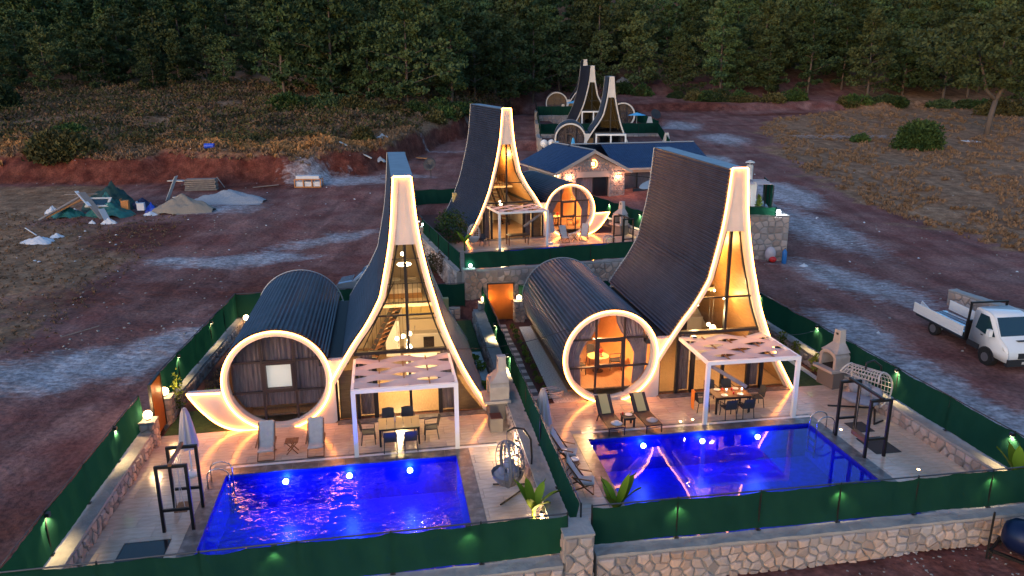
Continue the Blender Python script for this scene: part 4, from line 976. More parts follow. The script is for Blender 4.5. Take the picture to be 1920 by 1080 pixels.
for x,y,a,l in ((4.25,-2.5,math.pi,'dark chair on the pool side of the right dining table, left one'),(5.0,-2.5,math.pi,'dark chair on the pool side of the right dining table, right one'),(4.2,-.95,0,'dark chair on the house side of the right dining table, left one'),
    (4.95,-.95,0,'dark chair on the house side of the right dining table, right one'),(3.45,-1.7,R_(90),'dark chair draped with an orange cloth at the table end'),(5.85,-1.65,R_(-90),'brown lit chair at the right end of the right dining table')):
    dup(first,W('B',x,y),rb+a,l,CB)
t=thing('orange_cloth','long orange cloth hanging over the back of a chair on the right terrace','cloth',W('B',3.1,-1.7),rb)
MB().add([(-.05+.02*math.sin(i*1.3),-.16+.32*i/8*(1-.25*(j==2)),(.9,.5,.12)[j]) for j in range(3) for i in range(9)]+[(.02,-.16+.32*i/8,.9) for i in range(9)],[(j*9+i,j*9+i+1,j*9+10+i,j*9+9+i) for j in range(2) for i in range(8)]+[(27+i,28+i,i+1,i) for i in range(8)]).build('cloth',M['orange'],t,True)
for i,(x,y) in enumerate(((4.25,-2.05),(4.95,-2.05),(4.2,-1.45),(5.0,-1.45))): plate(W('B',x,y,.76),'white plate on the right dining table, %s'%('front left','front right','back left','back right')[i])
for i,(x,y) in enumerate(((4.5,-1.7),(5.15,-1.75))):
    t=thing('candle','%s lit candle glowing on the right dining table'%('left','right')[i],'candle',W('B',x,y,.75)); MB().lathe([(.04,0),(.04,.1)]).build('wax',M['cushion'],t); MB().ball((0,0,.13),.03).build('flame',M['pend'],t); lamp((0,0,.2),2.2,(1,.5,.15),.03,t)
for i,(x,y) in enumerate(((4.7,-1.95),(4.8,-1.55),(4.4,-1.5))):
    t=thing('glass','red drink glass on the right dining table, %s'%('nearest the pool','right of the centre','left of the centre')[i],'glass',W('B',x,y,.75)); MB().lathe([(.03,0),(.04,.1)]).build('body',M['red'],t,True)
rc=Wr('C')
table('dark table in the pergola of the rear lit villa',W('C',-5.0,-2.1),rc,1.6,.8,'dark','wood')
dup(first,W('C',-7.5,-2.0),rc+R_(20),'low brown chair at the left edge of the rear lit terrace')
for v_,m_ in (('B',1),('C',-1)):
    w_={'B':'right villa','C':'rear lit villa'}[v_]
    t=thing('round_table','small table set with flowers inside the orange round room of the %s'%w_,'table',W(v_,m_*.1,2.3,.42),Wr(v_)); MB().lathe([(.5,.7),(.5,.74)],n=18).build('tabletop',M['yellow'],t); MB().lathe([(.05,.0),(.05,.7)]).build('leg',M['dark'],t); MB().lathe([(.25,0),(.25,.03)]).build('foot',M['dark'],t)
    t=thing('vase','vase of red flowers in the round room of the %s'%w_,'vase',W(v_,m_*.2,2.2,1.16),Wr(v_)); MB().lathe([(.05,0),(.07,.1),(.03,.18)]).build('vase',M['cushion'],t,True); MB().ball((0,0,.25),.1,8,6).build('flowers',M['red'],t)
    for i_,(x_,y_,a_) in enumerate(((-.85,2.1,100),(.95,2.4,-100),(.1,3.2,0))): dup(first,W(v_,m_*x_,y_,.42),Wr(v_)+m_*R_(a_),'chair in the orange round room of the %s, %s'%(w_,('left of the table','right of the table','behind the table')[i_]),'chairs inside the round rooms')
def deck_chair(label,loc,rz,group=None):
    """folding wooden lounge chair with a long tufted cushion, facing -y"""
    t=thing('deck_chair',label,'deck chair',loc,rz,group); w=.29
    for s in (-1,1):
        MB().bar((s*w,-.42,.0),(s*w,.30,.62),.03,.045).build('leg',M['wood'],t)
        MB().bar((s*(w-.04),.46,.0),(s*(w-.04),-.38,.36),.03,.045).build('leg',M['wood'],t)
        MB().bar((s*w,-.1,.3),(s*w,.48,1.12),.03,.045).build('back_rail',M['wood'],t)
        MB().bar((s*(w+.03),-.35,.52),(s*(w+.03),.28,.6),.05,.025).build('armrest',M['wood'],t)
    MB().bar((-w,-.42,.02),(w,-.42,.02),.03).build('foot_rail',M['wood'],t)
    c=MB(); N=26; V=[];F=[]; P=[(-.42,.36),(-.05,.33),(.08,.4),(.5,1.14)]
    Q=resample(P,.055); 
    for i,(y,z) in enumerate(Q):
        for j in range(11):
            x=-.27+.54*j/10; b=.035*abs(math.sin(i/len(Q)*math.pi*7))**.6*abs(math.sin(j/10*math.pi*3))**.6+.03
            V.append((x,y-b*.6,z+b))
    n=len(Q)
    for i in range(n-1):
        for j in range(10): a=i*11+j; F.append((a,a+1,a+12,a+11))
    k=len(V)
    for i,(y,z) in enumerate(Q): V+=[(-.27,y+.01,z-.02),(.27,y+.01,z-.02)]
    for i in range(n-1):
        a=k+2*i; F+=[(a,a+2,a+3,a+1),(i*11,i*11+11,a+2,a),(i*11+10,a+1,a+3,i*11+21)]
    F+=[tuple([k]+[k+1]+list(range(10,-1,-1))),tuple([k+2*n-2]+list(range((n-1)*11,n*11))+[k+2*n-1])]
    c.add(V,F).build('cushion',M['cushion'],t,True)
    return t
dc=deck_chair('wooden deck chair with a beige tufted cushion by the left pool, left of the stool',W('A',-.2,-2.4),rz)
GD='wooden deck chairs with tufted cushions'
dc['group']=GD
dup(dc,W('A',1.55,-2.42),rz,'wooden deck chair with a beige tufted cushion by the left pool, right of the stool',GD)
for x,y,a,l in ((-3.1,-4.95,70,'wooden deck chair left of the right pool, farther from the camera'),(-3.0,-7.0,75,'wooden deck chair with a pale cushion left of the right pool, nearer the camera')): dup(dc,W('B',x,y),rb+R_(a),l,GD)
for x,y,a,l in ((-1.35,-2.3,0,'pale deck chair before the round window of the rear lit villa, left one'),(.35,-2.1,-35,'pale deck chair before the round window of the rear lit villa, turned right one')): dup(dc,W('C',x,y),rc+R_(a),l,GD)
def stool(label,loc,rz):
    t=thing('side_table',label,'side table',loc,rz)
    for i in range(4): MB().box(-.24+i*.12+.004,-.12+i*.12-.004,-.22,.22,.47,.49).build('slat',M['wood'],t)
    for s in (-1,1):
        MB().bar((-.2,s*.17,.0),(.2,s*.17,.47),.03).build('leg',M['wood'],t); MB().bar((.2,s*.14,.0),(-.2,s*.14,.47),.03).build('leg',M['wood'],t)
    MB().bar((0,-.2,.24),(0,.2,.24),.03).build('stretcher',M['wood'],t); return t
st=stool('small folding wooden table between the two deck chairs by the left pool',W('A',.68,-2.3),rz)
dup(st,W('B',-3.05,-5.95),rb,'small folding wooden table carrying two plates, left of the right pool')
dup(st,W('C',-.5,-2.3),rc,'small wooden table between the deck chairs of the rear lit villa')
plate(W('B',-2.95,-5.85,.5),'white plate on the folding table left of the right pool',.17); plate(W('B',-3.2,-5.2,.5),'white plate beside the far deck chair left of the right pool',.15)
t=thing('glass','small red glass on the folding table left of the right pool','glass',W('B',-3.1,-6.1,.5)); MB().lathe([(.03,0),(.04,.1)]).build('body',M['red'],t,True)
def lounger(label,loc,rz):
    t=thing('sun_lounger',label,'sun lounger',loc,rz); w=.31
    for s in (-1,1):
        MB().bar((s*w,-.95,.33),(s*w,.35,.33),.035,.05).build('side_rail',M['dark'],t); MB().bar((s*w,.3,.34),(s*w,.92,.92),.035,.05).build('back_rail',M['dark'],t)
        MB().bar((s*w,-.93,.33),(s*w,-.93,0),.035).build('leg',M['dark'],t); MB().bar((s*w,.35,.33),(s*(w+.02),.5,0),.035).build('leg',M['dark'],t)
    MB().bar((-w,-.95,.33),(w,-.95,.33),.035).build('foot_rail',M['dark'],t); MB().bar((-w,-.95,.24),(w,-.95,.24),.02).build('foot_rail',M['dark'],t)
    MB().box(-w+.02,w-.02,-.94,.32,.345,.36).build('seat_sling',M['brownrattan'],t)
    MB().bar((0,.31,.36),(0,.9,.925),w*2-.04,.015,up=(0,-1,1)).build('back_sling',M['brownrattan'],t)
    return t
for i,x in enumerate((-.73,.75)):
    w_=('left','right')[i]
    lounger('dark brown sun lounger by the calm pool, %s of the pair'%w_,W('B',x,-2.45),rb+R_(3 if i==0 else 4))
    t=thing('towel','folded yellow towel on the backrest of the %s sun lounger'%w_,'towel',W('B',x,-2.45),rb+R_(3+i)); MB().bar((0,.28,.39),(0,.88,.965),.36,.03,up=(0,-1,1)).build('cloth',M['yellow'],t)
t=table('low dark plastic table between the two sun loungers',W('B',.02,-2.55),rb,.5,.5,'blackplastic','blackplastic',h=.42,cat='side table',name='side_table')
plate(W('B',.05,-2.5,.425),'white plate on the low table between the sun loungers',.15)
t=thing('glass','yellow drink glass on the low table between the sun loungers','glass',W('B',.2,-2.42,.42)); MB().lathe([(.03,0),(.035,.12)]).build('body',M['yellow'],t,True)
t=thing('glass','red drink glass on the low table between the sun loungers','glass',W('B',-.17,-2.45,.42)); MB().lathe([(.03,0),(.035,.1)]).build('body',M['red'],t,True)
def hat(label,loc,mt):
    t=thing('sun_hat',label,'hat',loc,R_(20)); MB().lathe([(.22,0),(.23,.012),(.12,.03),(.1,.09),(.03,.115)],n=18).build('brim_and_crown',M[mt],t,True)
hat('white sun hat lying on the left sun lounger',W('B',-.6,-3.05,.365),'sack'); hat('straw coloured sun hat lying on the right sun lounger',W('B',.85,-3.0,.365),'parasol')
# closed parasols
def parasol(label,loc,h=2.5,mt='parasol',open_=False):
    t=thing('parasol',label,'parasol',loc); MB().tube([(0,0,0),(0,0,h)],.025,6).build('pole',M['whitemetal'],t)
    if open_:
        MB().lathe([(1.45,h-.45),(1.4,h-.42),(.7,h-.2),(.03,h)],n=8).build('canopy',M[mt],t)
    else:
        V=[];F=[];n=32; zs=[(.06,h-.02),(.13,h-.25),(.2,h-.7),(.25,h-1.1),(.3,h-1.45)]
        for r,z in zs:
            for k in range(n): a=k*2*math.pi/n; rr=r*(1+.22*math.cos(a*8)); V.append((rr*math.cos(a),rr*math.sin(a),z))
        for j in range(len(zs)-1):
            for k in range(n): F.append((j*n+k,j*n+(k+1)%n,(j+1)*n+(k+1)%n,(j+1)*n+k))
        F.append(tuple(range(n))); MB().add(V,F).build('canopy',M[mt],t,True)
    MB().lathe([(.25,0),(.25,.06),(.2,.09),(.04,.12),(.04,.2)],n=14).build('base',M['whitemetal'],t); return t
parasol('closed beige parasol behind the swing frame of the left terrace',W('A',-2.6,-3.3),2.5)
parasol('closed beige parasol beside the pergola of the rear lit villa',W('C',-2.6,-2.6),2.3)
parasol('closed beige parasol behind the net fence left of the right pool',W('B',-3.55,-3.2),2.1)
# swing frames
def swing_frame(v,x0,x1,ya,yb,label,seat,h=2.2,dz=0):
    t=thing('steel_frame',label,'steel frame',W(v,0,0,dz),Wr(v)); s=.09
    for y in (ya,yb):
        for x in (x0,x1): MB().box(x-s/2,x+s/2,y-s/2,y+s/2,0,h-s).build('post',M['blackmetal'],t)
        MB().box(x0-s/2,x1+s/2,y-s/2,y+s/2,h-s,h).build('top_bar',M['blackmetal'],t); MB().box(x0+s/2,x1-s/2,y-s*.4,y+s*.4,.68,.76).build('cross_bar',M['blackmetal'],t)
    xc=(x0+x1)/2; MB().box(xc-.045,xc+.045,ya-.1,yb+.1,h+.003,h+.09).build('top_beam',M['wood'] if seat=='plank' else M['blackmetal'],t)
    L=W(v,xc,(ya+yb)/2,dz)
    if seat=='plank':
        k=thing('plank_swing','wooden plank swing hanging by ropes in the frame beside the left pool','swing',L,Wr(v))
        for i in range(3): MB().box(-.19+i*.13+.004,-.06+i*.13-.004,-.3,.3,.42,.45).build('plank',M['wood'],k)
        for sy in (-.26,.26):
            for sx in (-.15,.15): MB().tube([(sx,sy,.42),(sx*.1,sy*.9,h)],.01,4).build('rope',M['cushion'],k)
    elif seat=='planter':
        k=thing('hanging_planter','red brown planter box with trailing vines hung in the frame by the calm pool','planter',L,Wr(v))
        MB().box(-.1,.1,-.4,.4,.32,.48).build('box',M['wood'],k)
        rs=random.Random(4); lv=MB()
        for sy in (-.34,.34):
            MB().tube([(0,sy,.48),(0,sy,h)],.012,4).build('rope',M['plank'],k)
            for q in range(40):
                z=.3+1.85*rs.random(); a=rs.uniform(0,6.3); c=Vector((.05*math.cos(a),sy+.05*math.sin(a),z)); 
                lv.add([c,c+Vector((.06,.01,.02)),c+Vector((.05,.05,-.04))],[(0,1,2)])
        lv.build('leaves',M['bush'],k)
    return t
swing_frame('A',-2.58,-1.74,-6.85,-5.6,'pair of black steel frames carrying a plank swing beside the left pool','plank')
swing_frame('B',7.62,8.38,-6.5,-4.7,'pair of black steel frames holding a vine planter beside the calm pool','planter',2.25)
swing_frame('C',1.6,2.4,-6.2,-4.7,'pair of thin black steel frames on the rear lit terrace','none',2.2)
# pool ladders
def ladder(v,x,y,s,label):
    t=thing('pool_ladder',label,'pool ladder',W(v,0,0,0),Wr(v))
    for dy in (-.25,.25):
        P=[(x-s*.35,y+dy,0)]+[(x-s*.35+s*.35*(1-math.cos(R_(a))),y+dy,.45+.25*math.sin(R_(a))) for a in range(0,181,20)]+[(x+s*.35,y+dy,-1.0)]
        MB().tube(P,.022,8).build('handrail',M['steel'],t,True)
    for z in (-.35,-.62,-.9): MB().box(min(x+s*.3,x+s*.42),max(x+s*.3,x+s*.42),y-.24,y+.24,z,z+.03).build('step',M['steel'],t)
ladder('A',-1.48,-4.2,1,'stainless steel ladder at the left edge of the rippled pool'); ladder('B',7.3,-4.25,-1,'stainless steel ladder at the right edge of the calm pool'); ladder('C',1.3,-4.6,-1,'thin steel ladder rails above the net of the rear lit terrace')
# barbecues
def bbq(v,x,y,a,label,sc=1.):
    t=thing('garden_barbecue',label,'barbecue',W(v,x,y),Wr(v,a)); t.scale=(sc,)*3   # opens towards local -y
    b=MB(); b.box(-.5,.5,-.4,.4,0,.78); b.build('base',M['stucco_dark'],t)
    b=MB(); b.box(-.6,.6,-.62,.45,.78,.9); b.build('shelf',M['plaster'],t)
    V=[(-.5,-.38,.9),(.5,-.38,.9),(.5,.4,.9),(-.5,.4,.9)]
    w=.1; f=MB(); f.box(-.5,-.36,-.38,.4,.9,1.35); f.box(.36,.5,-.38,.4,.9,1.35); f.box(-.36,.36,.3,.4,.9,1.35)
    arch=[(.36*math.cos(R_(q)),1.35+.22*math.sin(R_(q))) for q in range(0,181,15)]; outer=[(.5*math.cos(R_(q)) if 20<q<160 else (.5 if q<90 else -.5),1.35+.36*math.sin(R_(q))) for q in range(0,181,15)]
    f.slab(arch,outer,-.38,.4); f.build('firebox',M['plaster'],t)
    MB().box(-.36,.36,-.3,.3,.9,.94).build('hearth',M['charcoal'],t)
    c=MB(); rings=[(.49,-.36,.4,1.62),(.38,-.2,.38,1.75),(.2,.0,.34,2.0),(.17,.02,.32,2.55)]
    V=[];F=[]
    for (hw,ya,yb,z) in rings: V+=[(-hw,ya,z),(hw,ya,z),(hw,yb,z),(-hw,yb,z)]
    for i in range(3):
        for k in range(4): F.append((i*4+k,i*4+(k+1)%4,i*4+4+(k+1)%4,i*4+4+k))
    F+=[(3,2,1,0),(12,13,14,15)]; c.add(V,F).build('chimney',M['plaster'],t)
    MB().box(-.07,.07,.012,.022,2.36,2.46).build('smoke_slot',M['charcoal'],t); MB().box(-.15,.15,.0,.34,2.552,2.6).build('cap',M['plaster'],t)
    return t
bbq('A',8.62,-.55,R_(-90),'pale plaster barbecue with tapered chimney beside the left villa')
bbq('B',10.35,.0,R_(-80),'pale plaster barbecue with tapered chimney by the right net fence')
bbq('C',3.9,-.9,R_(-70),'plaster barbecue with tapered chimney on the rear lit terrace')
t=thing('planter_box','dark block planter at the foot of the left barbecue','planter',W('A',8.35,-1.75),rz); MB().box(-.25,.25,-.3,.3,0,.55).build('box',M['stucco_dark'],t); MB().box(-.21,.21,-.26,.26,.55,.57).build('soil',M['soil'],t)
# hanging egg chair of the left terrace
t=thing('egg_chair','grey wicker egg chair with cushions hanging from a curved stand on the left terrace','hanging chair',W('A',8.0,-6.5),rz+R_(-85)); t.scale=(1.15,1.15,1.0)
def eggshell(c,r,th,mt,par,n=14,name='shell',open_dir=-1):
    mb=MB()
    for k in range(n+1):   # meridian ribs of the half open shell, opening to local -y
        a=R_(-25+230*k/n); P=[]
        for q in range(0,13): ph=R_(-80+160*q/12); P.append((c[0]+r[0]*math.cos(ph)*math.cos(a),c[1]+r[1]*math.cos(ph)*math.sin(a),c[2]+r[2]*math.sin(ph)))
        mb.tube(P,th,4)
    for q in range(1,12):
        ph=R_(-80+160*q/12); mb.tube([(c[0]+r[0]*math.cos(ph)*math.cos(R_(a)),c[1]+r[1]*math.cos(ph)*math.sin(R_(a)),c[2]+r[2]*math.sin(ph)) for a in range(-25,206,15)],th,4)
    o=mb.build(name,mt,par,True)
    bb=MB(); bb.ball((c[0],c[1],c[2]-r[2]*.1),1,16,10,(r[0]*.96,r[1]*.96,r[2]*.9)); 
    V=[v for v in bb.v]; F=[f for f in bb.f if all(V[i][2]<c[2]-r[2]*.25 for i in f)]; MB().add(V,F).build('basket',mt,par,True)['kind']='stuff'
    rim=MB().tube([(c[0]+r[0]*math.cos(R_(a))*1.0,c[1]-.05*r[1]-abs(math.sin(R_(a)))*.0,c[2]+r[2]*math.sin(R_(a))) for a in range(0,360,15)],th*2.4,6,closed=True); rim.build('rim',mt,par,True)
eggshell((0,.0,1.05),(.55,.5,.78),.016,M['greywicker'],t)
for i,(x,y,z,r,s) in enumerate(((0,-.05,.62,.42,(1,.9,.4)),(-.2,.12,.85,.28,(1,.6,.9)),(.22,.12,.85,.28,(1,.6,.9)),(.0,-.15,.8,.17,(1.1,.7,.8)))): MB().ball((x,y,z),r,12,8,s).build('cushion',M['greycushion'],t,True)
t=thing('hanging_chair_stand','dark curved steel stand reaching over the grey egg chair','chair stand',W('A',8.0,-6.5),rz)
MB().tube([(.85,.35,.04),(.9,.35,1.0),(.85,.3,1.7),(.6,.2,2.15),(.25,.08,2.28),(0,0,2.2)],.035,8).build('arch',M['dark'],t,True)
MB().tube([(0,0,2.2),(0,0,1.85)],.012,5).build('chain',M['steel'],t)
for (a,b) in (((.85,.35,.035),(-.35,-.75,.035)),((.85,.35,.035),(-.4,.55,.035)),((.85,.35,.03),(.75,-.9,.03))): MB().tube([a,b],.03,6).build('foot_bar',M['dark'],t)
# double hanging chair of the right terrace
t=thing('double_hanging_chair','wide pale wicker swing seat with grey cushions under a lattice hood on the right terrace','hanging chair',W('B',9.75,-2.9),rb+R_(-62))
mb=MB(); w2=.85
def seatp(u,f):  # u across, f along the section: hood, back and seat in one sweep
    a=R_(-75+215*f); r=1+.06*math.sin(u*3.1); return (w2*u*(1-.22*abs(math.sin(a))**3), .18+.62*math.cos(a)*1.0-.0, 1.12+.78*math.sin(a))
for i in range(13): u=-1+2*i/12; mb.tube([seatp(u,f/14) for f in range(15)],.014,4)
for f in range(15): mb.tube([seatp(-1+2*i/10,f/14) for i in range(11)],.014,4)
mb.build('lattice_shell',M['cushion'],t,True)
for s in (-1,1): MB().tube([seatp(s,f/14) for f in range(15)],.035,6).build('rim',M['cushion'],t,True)
MB().ball((0,-.05,.6),1,16,8,(.78,.5,.14)).build('seat_cushion',M['greycushion'],t,True)
for i,x in enumerate((-.45,0,.45)): MB().ball((x,.38,.88),.28,12,8,(1,.5,1)).build('cushion',M['greycushion'],t,True)
t=thing('hanging_chair_stand','dark steel stand under the wide lattice swing seat of the right terrace','chair stand',W('B',9.75,-2.9),rb)
MB().tube([(.95,.2,.04),(1.0,.2,1.2),(.9,.15,1.9),(.5,.1,2.2),(.1,0,2.15),(.1,0,1.9)],.04,8).build('arch',M['dark'],t,True)
for (a,b) in (((.9,.2,.035),(-.9,.75,.035)),((.9,.2,.035),(-.1,-1.2,.035)),((-.1,-1.2,.035),(.45,-.95,.035))): MB().tube([a,b],.035,6).build('foot_bar',M['dark'],t)
# wire chair at the left end of the rear lit terrace
t=thing('egg_chair','pale wire hanging chair behind the bright plant at the left of the rear lit terrace','hanging chair',W('C',-8.3,-2.0),rc+R_(30)); eggshell((0,0,1.0),(.5,.45,.7),.014,M['cushion'],t,9)
# floor mats and covers
def slab_thing(name,label,cat,v,x0,x1,y0,y1,mt,h=.012,part='panel'):
    t=thing(name,label,cat,W(v,(x0+x1)/2,(y0+y1)/2),Wr(v)); MB().box(-(x1-x0)/2,(x1-x0)/2,-(y1-y0)/2,(y1-y0)/2,.001,h).build(part,M[mt],t)
    f=MB(); a,b=(x1-x0)/2,(y1-y0)/2
    for q in ((-a-.03,a+.03,-b-.03,-b-.002),(-a-.03,a+.03,b+.002,b+.03),(-a-.03,-a-.002,-b-.002,b+.002),(a+.002,a+.03,-b-.002,b+.002)): f.box(*q,.001,h+.004)
    f.build('rim',M['blackmetal'],t)
slab_thing('pump_cover','glossy dark square cover set in the tiles near the left front corner','cover','A',-3.55,-2.3,-8.7,-7.3,'glossblack')
slab_thing('door_mat','grey rubber mat under the vine frame on the right terrace','mat','B',8.25,9.2,-6.3,-5.1,'mat_grey')
slab_thing('door_mat','pale grey mat before the wide swing seat on the right terrace','mat','B',8.6,9.3,-4.6,-3.8,'mat_grey')
slab_thing('drain_grate','narrow dark floor grate right of the rippled pool near the front net','grate','A',7.2,8.35,-9.0,-8.75,'mat_grey')
for i,(x,y) in enumerate(((8.1,-4.3),(8.95,-7.6),(2.2,-2.6),(2.75,-2.5))):
    t=thing('floor_light',('small glowing floor lamp beside the ladder of the calm pool','small glowing floor lamp near the front net on the right terrace','small glowing floor lamp between the loungers and the pergola, left one','small glowing floor lamp between the loungers and the pergola, right one')[i],'floor lamp',W('B',x,y,.004),rb)
    MB().lathe([(.07,0),(.07,.012)]).build('bezel',M['steel'],t); MB().lathe([(.05,.013),(.04,.018)]).build('lens',M['pot'],t)
# hose coil
t=thing('hose_coil','loosely coiled white hose lying beside the round orange room','hose',W('B',-2.35,.75,.02),rb); mb=MB(); rs=random.Random(3)
mb.tube([((.42+.09*math.sin(a*.37))*math.cos(a),(.36+.08*math.cos(a*.29))*math.sin(a),.02+.006*a+.02*math.sin(a*1.7)) for a in [i*.3 for i in range(150)]],.018,5); mb.build('hose',M['hose'],t,True)
# stepping stones and the shrub bed
for i in range(15):
    y=-.1+i*.79
    for k,(nm,mt,dy) in enumerate((('light_paver','step_light',0),('dark_paver','step_dark',.4))):
        yy=y+dy
        if yy>11.3: continue
        o=MB().box(-.3,.3,-.185,.185,0,.035).build('paver',M[mt]) if i==0 else link('paver',paver_me[k])
        if i==0:
            if k==0: paver_me=[]
            paver_me.append(o.data); 
        if i==0 and k==0: path=thing('garden_path',None,None,W('B',0,0,-.03),rb); path['kind']='structure'
        o.parent=path; o.location=(-3.22+.03*math.sin(i),yy,0)
#PART4_END
# ------------------------------------------------------------------ stone house with blue slate roof
def roof_tiles(root,P00,P10,P01,name='roof_tiles',nu=60,nv=22):
    """overlapping tile courses on the parallelogram P00 (eave start), P10 (eave end), P01 (ridge start)"""
    P00,P10,P01=map(Vector,(P00,P10,P01)); U=P10-P00; Vv=P01-P00; N=U.cross(Vv).normalized(); mb=MB()
    if N.z<0: N=-N
    for j in range(nv):
        f0=j/nv; f1=(j+1.15)/nv; V=[];F=[]
        n=nu*3
        for i in range(n+1):
            g=i/n; b=.022*(1,.3,-.6)[i%3] if i%3 else .022
            V+=[P00+U*g+Vv*f0+N*(.055+b), P00+U*g+Vv*min(1,f1)+N*(.012+b*.8), P00+U*g+Vv*f0+N*.01]
        for i in range(n): a=i*3; F+=[(a,a+3,a+4,a+1),(a,a+2,a+5,a+3)]
        mb.add(V,F)
    o=mb.build(name,M['redtile'],root); tag(o,kind='stuff'); return o
PZ=2.45
pv=thing('stone_house','low stone house with dark blue tiled roof, gable window shaped like a crescent moon','house',(8.0,72.0,PZ),R_(15.5))
def pb(*a): return MB().box(*a)
# gable block x -3.4..3.4, main wing to the right
pb(-3.3,-1.75,0,.4,0,2.85).build('front_wall',M['pinkrender'],pv); pb(1.75,3.4,0,.4,0,2.85).build('front_wall',M['pinkrender'],pv)
pb(-1.75,1.75,.02,.38,2.3,2.85).build('lintel',M['pinkrender'],pv)
MB().prism([(-3.4,2.86),(3.4,2.86),(0,4.6)],.0,.35).build('gable_wall',M['mortar'],pv)
pb(-3.3,-2.95,.4,11,0,2.85).build('side_wall',M['mortar'],pv); pb(3.5,14,2.4,2.8,0,.25).build('plinth',M['pinkrender'],pv); pb(9.0,14,2.4,2.8,.25,2.8).build('front_wall',M['pinkrender'],pv); pb(3.4,9.0,2.4,2.8,2.35,2.85).build('lintel',M['pinkrender'],pv)
pb(-3,14,9.6,10,0,2.9).build('rear_wall',M['pinkrender'],pv); pb(13.7,14,2.8,9.6,0,2.9).build('side_wall',M['pinkrender'],pv)
pb(-1.75,1.75,.5,.54,.05,2.3).build('curtained_glass',M['curtain'],pv); pb(.2,1.6,.42,.46,.05,2.25).build('door_opening',M['glossblack'],pv)
for x in (-1.72,.15,1.65): pb(x,x+.09,.36,.44,0,2.3).build('frame_post',M['dark'],pv)
pb(3.6,8.9,2.95,3.0,.25,2.35).build('curtained_glass',M['curtain'],pv); pb(3.6,8.9,2.7,2.72,.25,2.35).build('glazing',M['glass'],pv)
for x in (3.5,5.9,8.85): pb(x,x+.1,2.55,2.68,.25,2.35).build('frame_post',M['dark'],pv)
stones_on(pv,1.5,0.1,2.8,0,-1,.3,81,x0=1.85); stones_on(pv,1.4,.1,2.8,0,-1,.3,82,x0=-3.25)
# stones in the gable
rs=random.Random(9)
for (c,poly) in cells(6.8,1.75,.33,83):
    ax=sum(p[0] for p in poly)/len(poly)-3.4; az=sum(p[1] for p in poly)/len(poly)
    if az>1.5-abs(ax)*.5-.12 or math.hypot(ax,az-.75)<.42: continue
    q=[(ax+(x-3.4-ax)*.86,2.88+az+(z-az)*.86) for x,z in poly]; k=len(q); d=rs.uniform(.02,.05)
    V=[(x,.01,z) for x,z in q]+[(ax+(x-ax)*.8,-d,2.88+az+(z-2.88-az)*.8) for x,z in q]
    MB().add(V,[(i,(i+1)%k,k+(i+1)%k,k+i) for i in range(k)]+[tuple(range(k,2*k))]).build('stone',M['stone'],pv)
# crescent shaped lit window
cr=[(.36*math.cos(R_(a)),3.62+.36*math.sin(R_(a))) for a in range(-110,111,10)]; ci=[(-.1+.27*math.cos(R_(a)),3.62+.27*math.sin(R_(a))) for a in range(-110,111,10)]
MB().slab(cr,ci,-.07,.0).build('crescent_window',M['orange'],pv); MB().tube([(x,-.08,z) for x,z in cr],.03,5).build('crescent_light',M['led'],pv)
pb(-.12,.12,-.06,-.01,3.5,3.74).build('window_pane',M['pend'],pv)
# roofs
zr=4.95; ze=2.95
roof_tiles(pv,(-3.95,-.45,ze-.15),(-3.95,12.2,ze-.15),(0,-.45,zr-.1),nu=50,nv=20)
roof_tiles(pv,(3.95,-.45,ze-.15),(3.95,3.2,ze-.15),(0,-.45,zr-.1),nu=14,nv=20)
roof_tiles(pv,(3.3,1.9,ze-.1),(14.4,1.9,ze-.1),(3.3,6.4,zr+.05),nu=44,nv=20); roof_tiles(pv,(14.4,10.6,ze-.1),(-.2,10.6,ze-.1),(14.4,6.4,zr+.05),nu=50,nv=20)
roof_tiles(pv,(0,3.2,zr-.1),(0,6.4,zr-.1),(3.6,3.2,ze+.25),nu=14,nv=18)
MB().tube([(0,-.45,zr),(0,12.2,zr)],.07,6).build('ridge_tiles',M['flash'],pv); MB().tube([(0,6.4,zr+.14),(14.4,6.4,zr+.14)],.07,6).build('ridge_tiles',M['flash'],pv)
g=MB(); g.bar((-4.0,-.42,ze-.22),(0,-.42,zr-.15),.1,.28); g.bar((4.0,-.42,ze-.22),(0,-.42,zr-.15),.1,.28); g.build('barge_board',M['pinkrender'],pv)
g=MB(); g.bar((3.9,1.85,ze-.18),(14.4,1.85,ze-.18),.1,.2); g.bar((-3.95,-.3,ze-.28),(-3.95,12,ze-.28),.1,.14); g.build('fascia_board',M['pinkrender'],pv)
MB().prism([(-.1,ze),(.1,ze),(.1,ze+.1),(-.1,ze+.1)],0,.1).build('vent',M['white'],pv)
MB().add([(14.1,1.9,ze-.1),(14.1,10.6,ze-.1),(14.1,6.3,zr)],[(0,1,2)]).build('end_gable',M['pinkrender'],pv)
tag(MB().box(-4,15,-4.5,11,-.7,0).build('patio',M['strip']),kind='structure').location=(8.0,72.0,PZ-.01); bpy.data.objects['patio'].rotation_euler=(0,0,R_(15.5))
def pvl(x,y,z): a=R_(15.5); return (8.0+x*math.cos(a)-y*math.sin(a),72.0+x*math.sin(a)+y*math.cos(a),PZ+z)
for i,(x,y,z) in enumerate(((-2.5,-.12,2.25),(2.6,-.12,2.2),(9.3,2.25,2.1),(-3.5,1.2,2.5),(3.5,1.6,2.45))):
    t=thing('wall_lamp','warm wall lamp on the stone house, %s'%('left of its doorway','right of its doorway','beside its wide window','round its left corner','in the inner corner by the wing')[i],'wall lamp',pvl(x,y,z),R_(15.5)); MB().ball((0,0,0),.1).build('globe',M['pot'],t); MB().box(-.03,.03,0,.12,-.03,.03).build('bracket',M['dark'],t); lamp((0,-.2,.1),46,(1,.4,.2),.1,t)
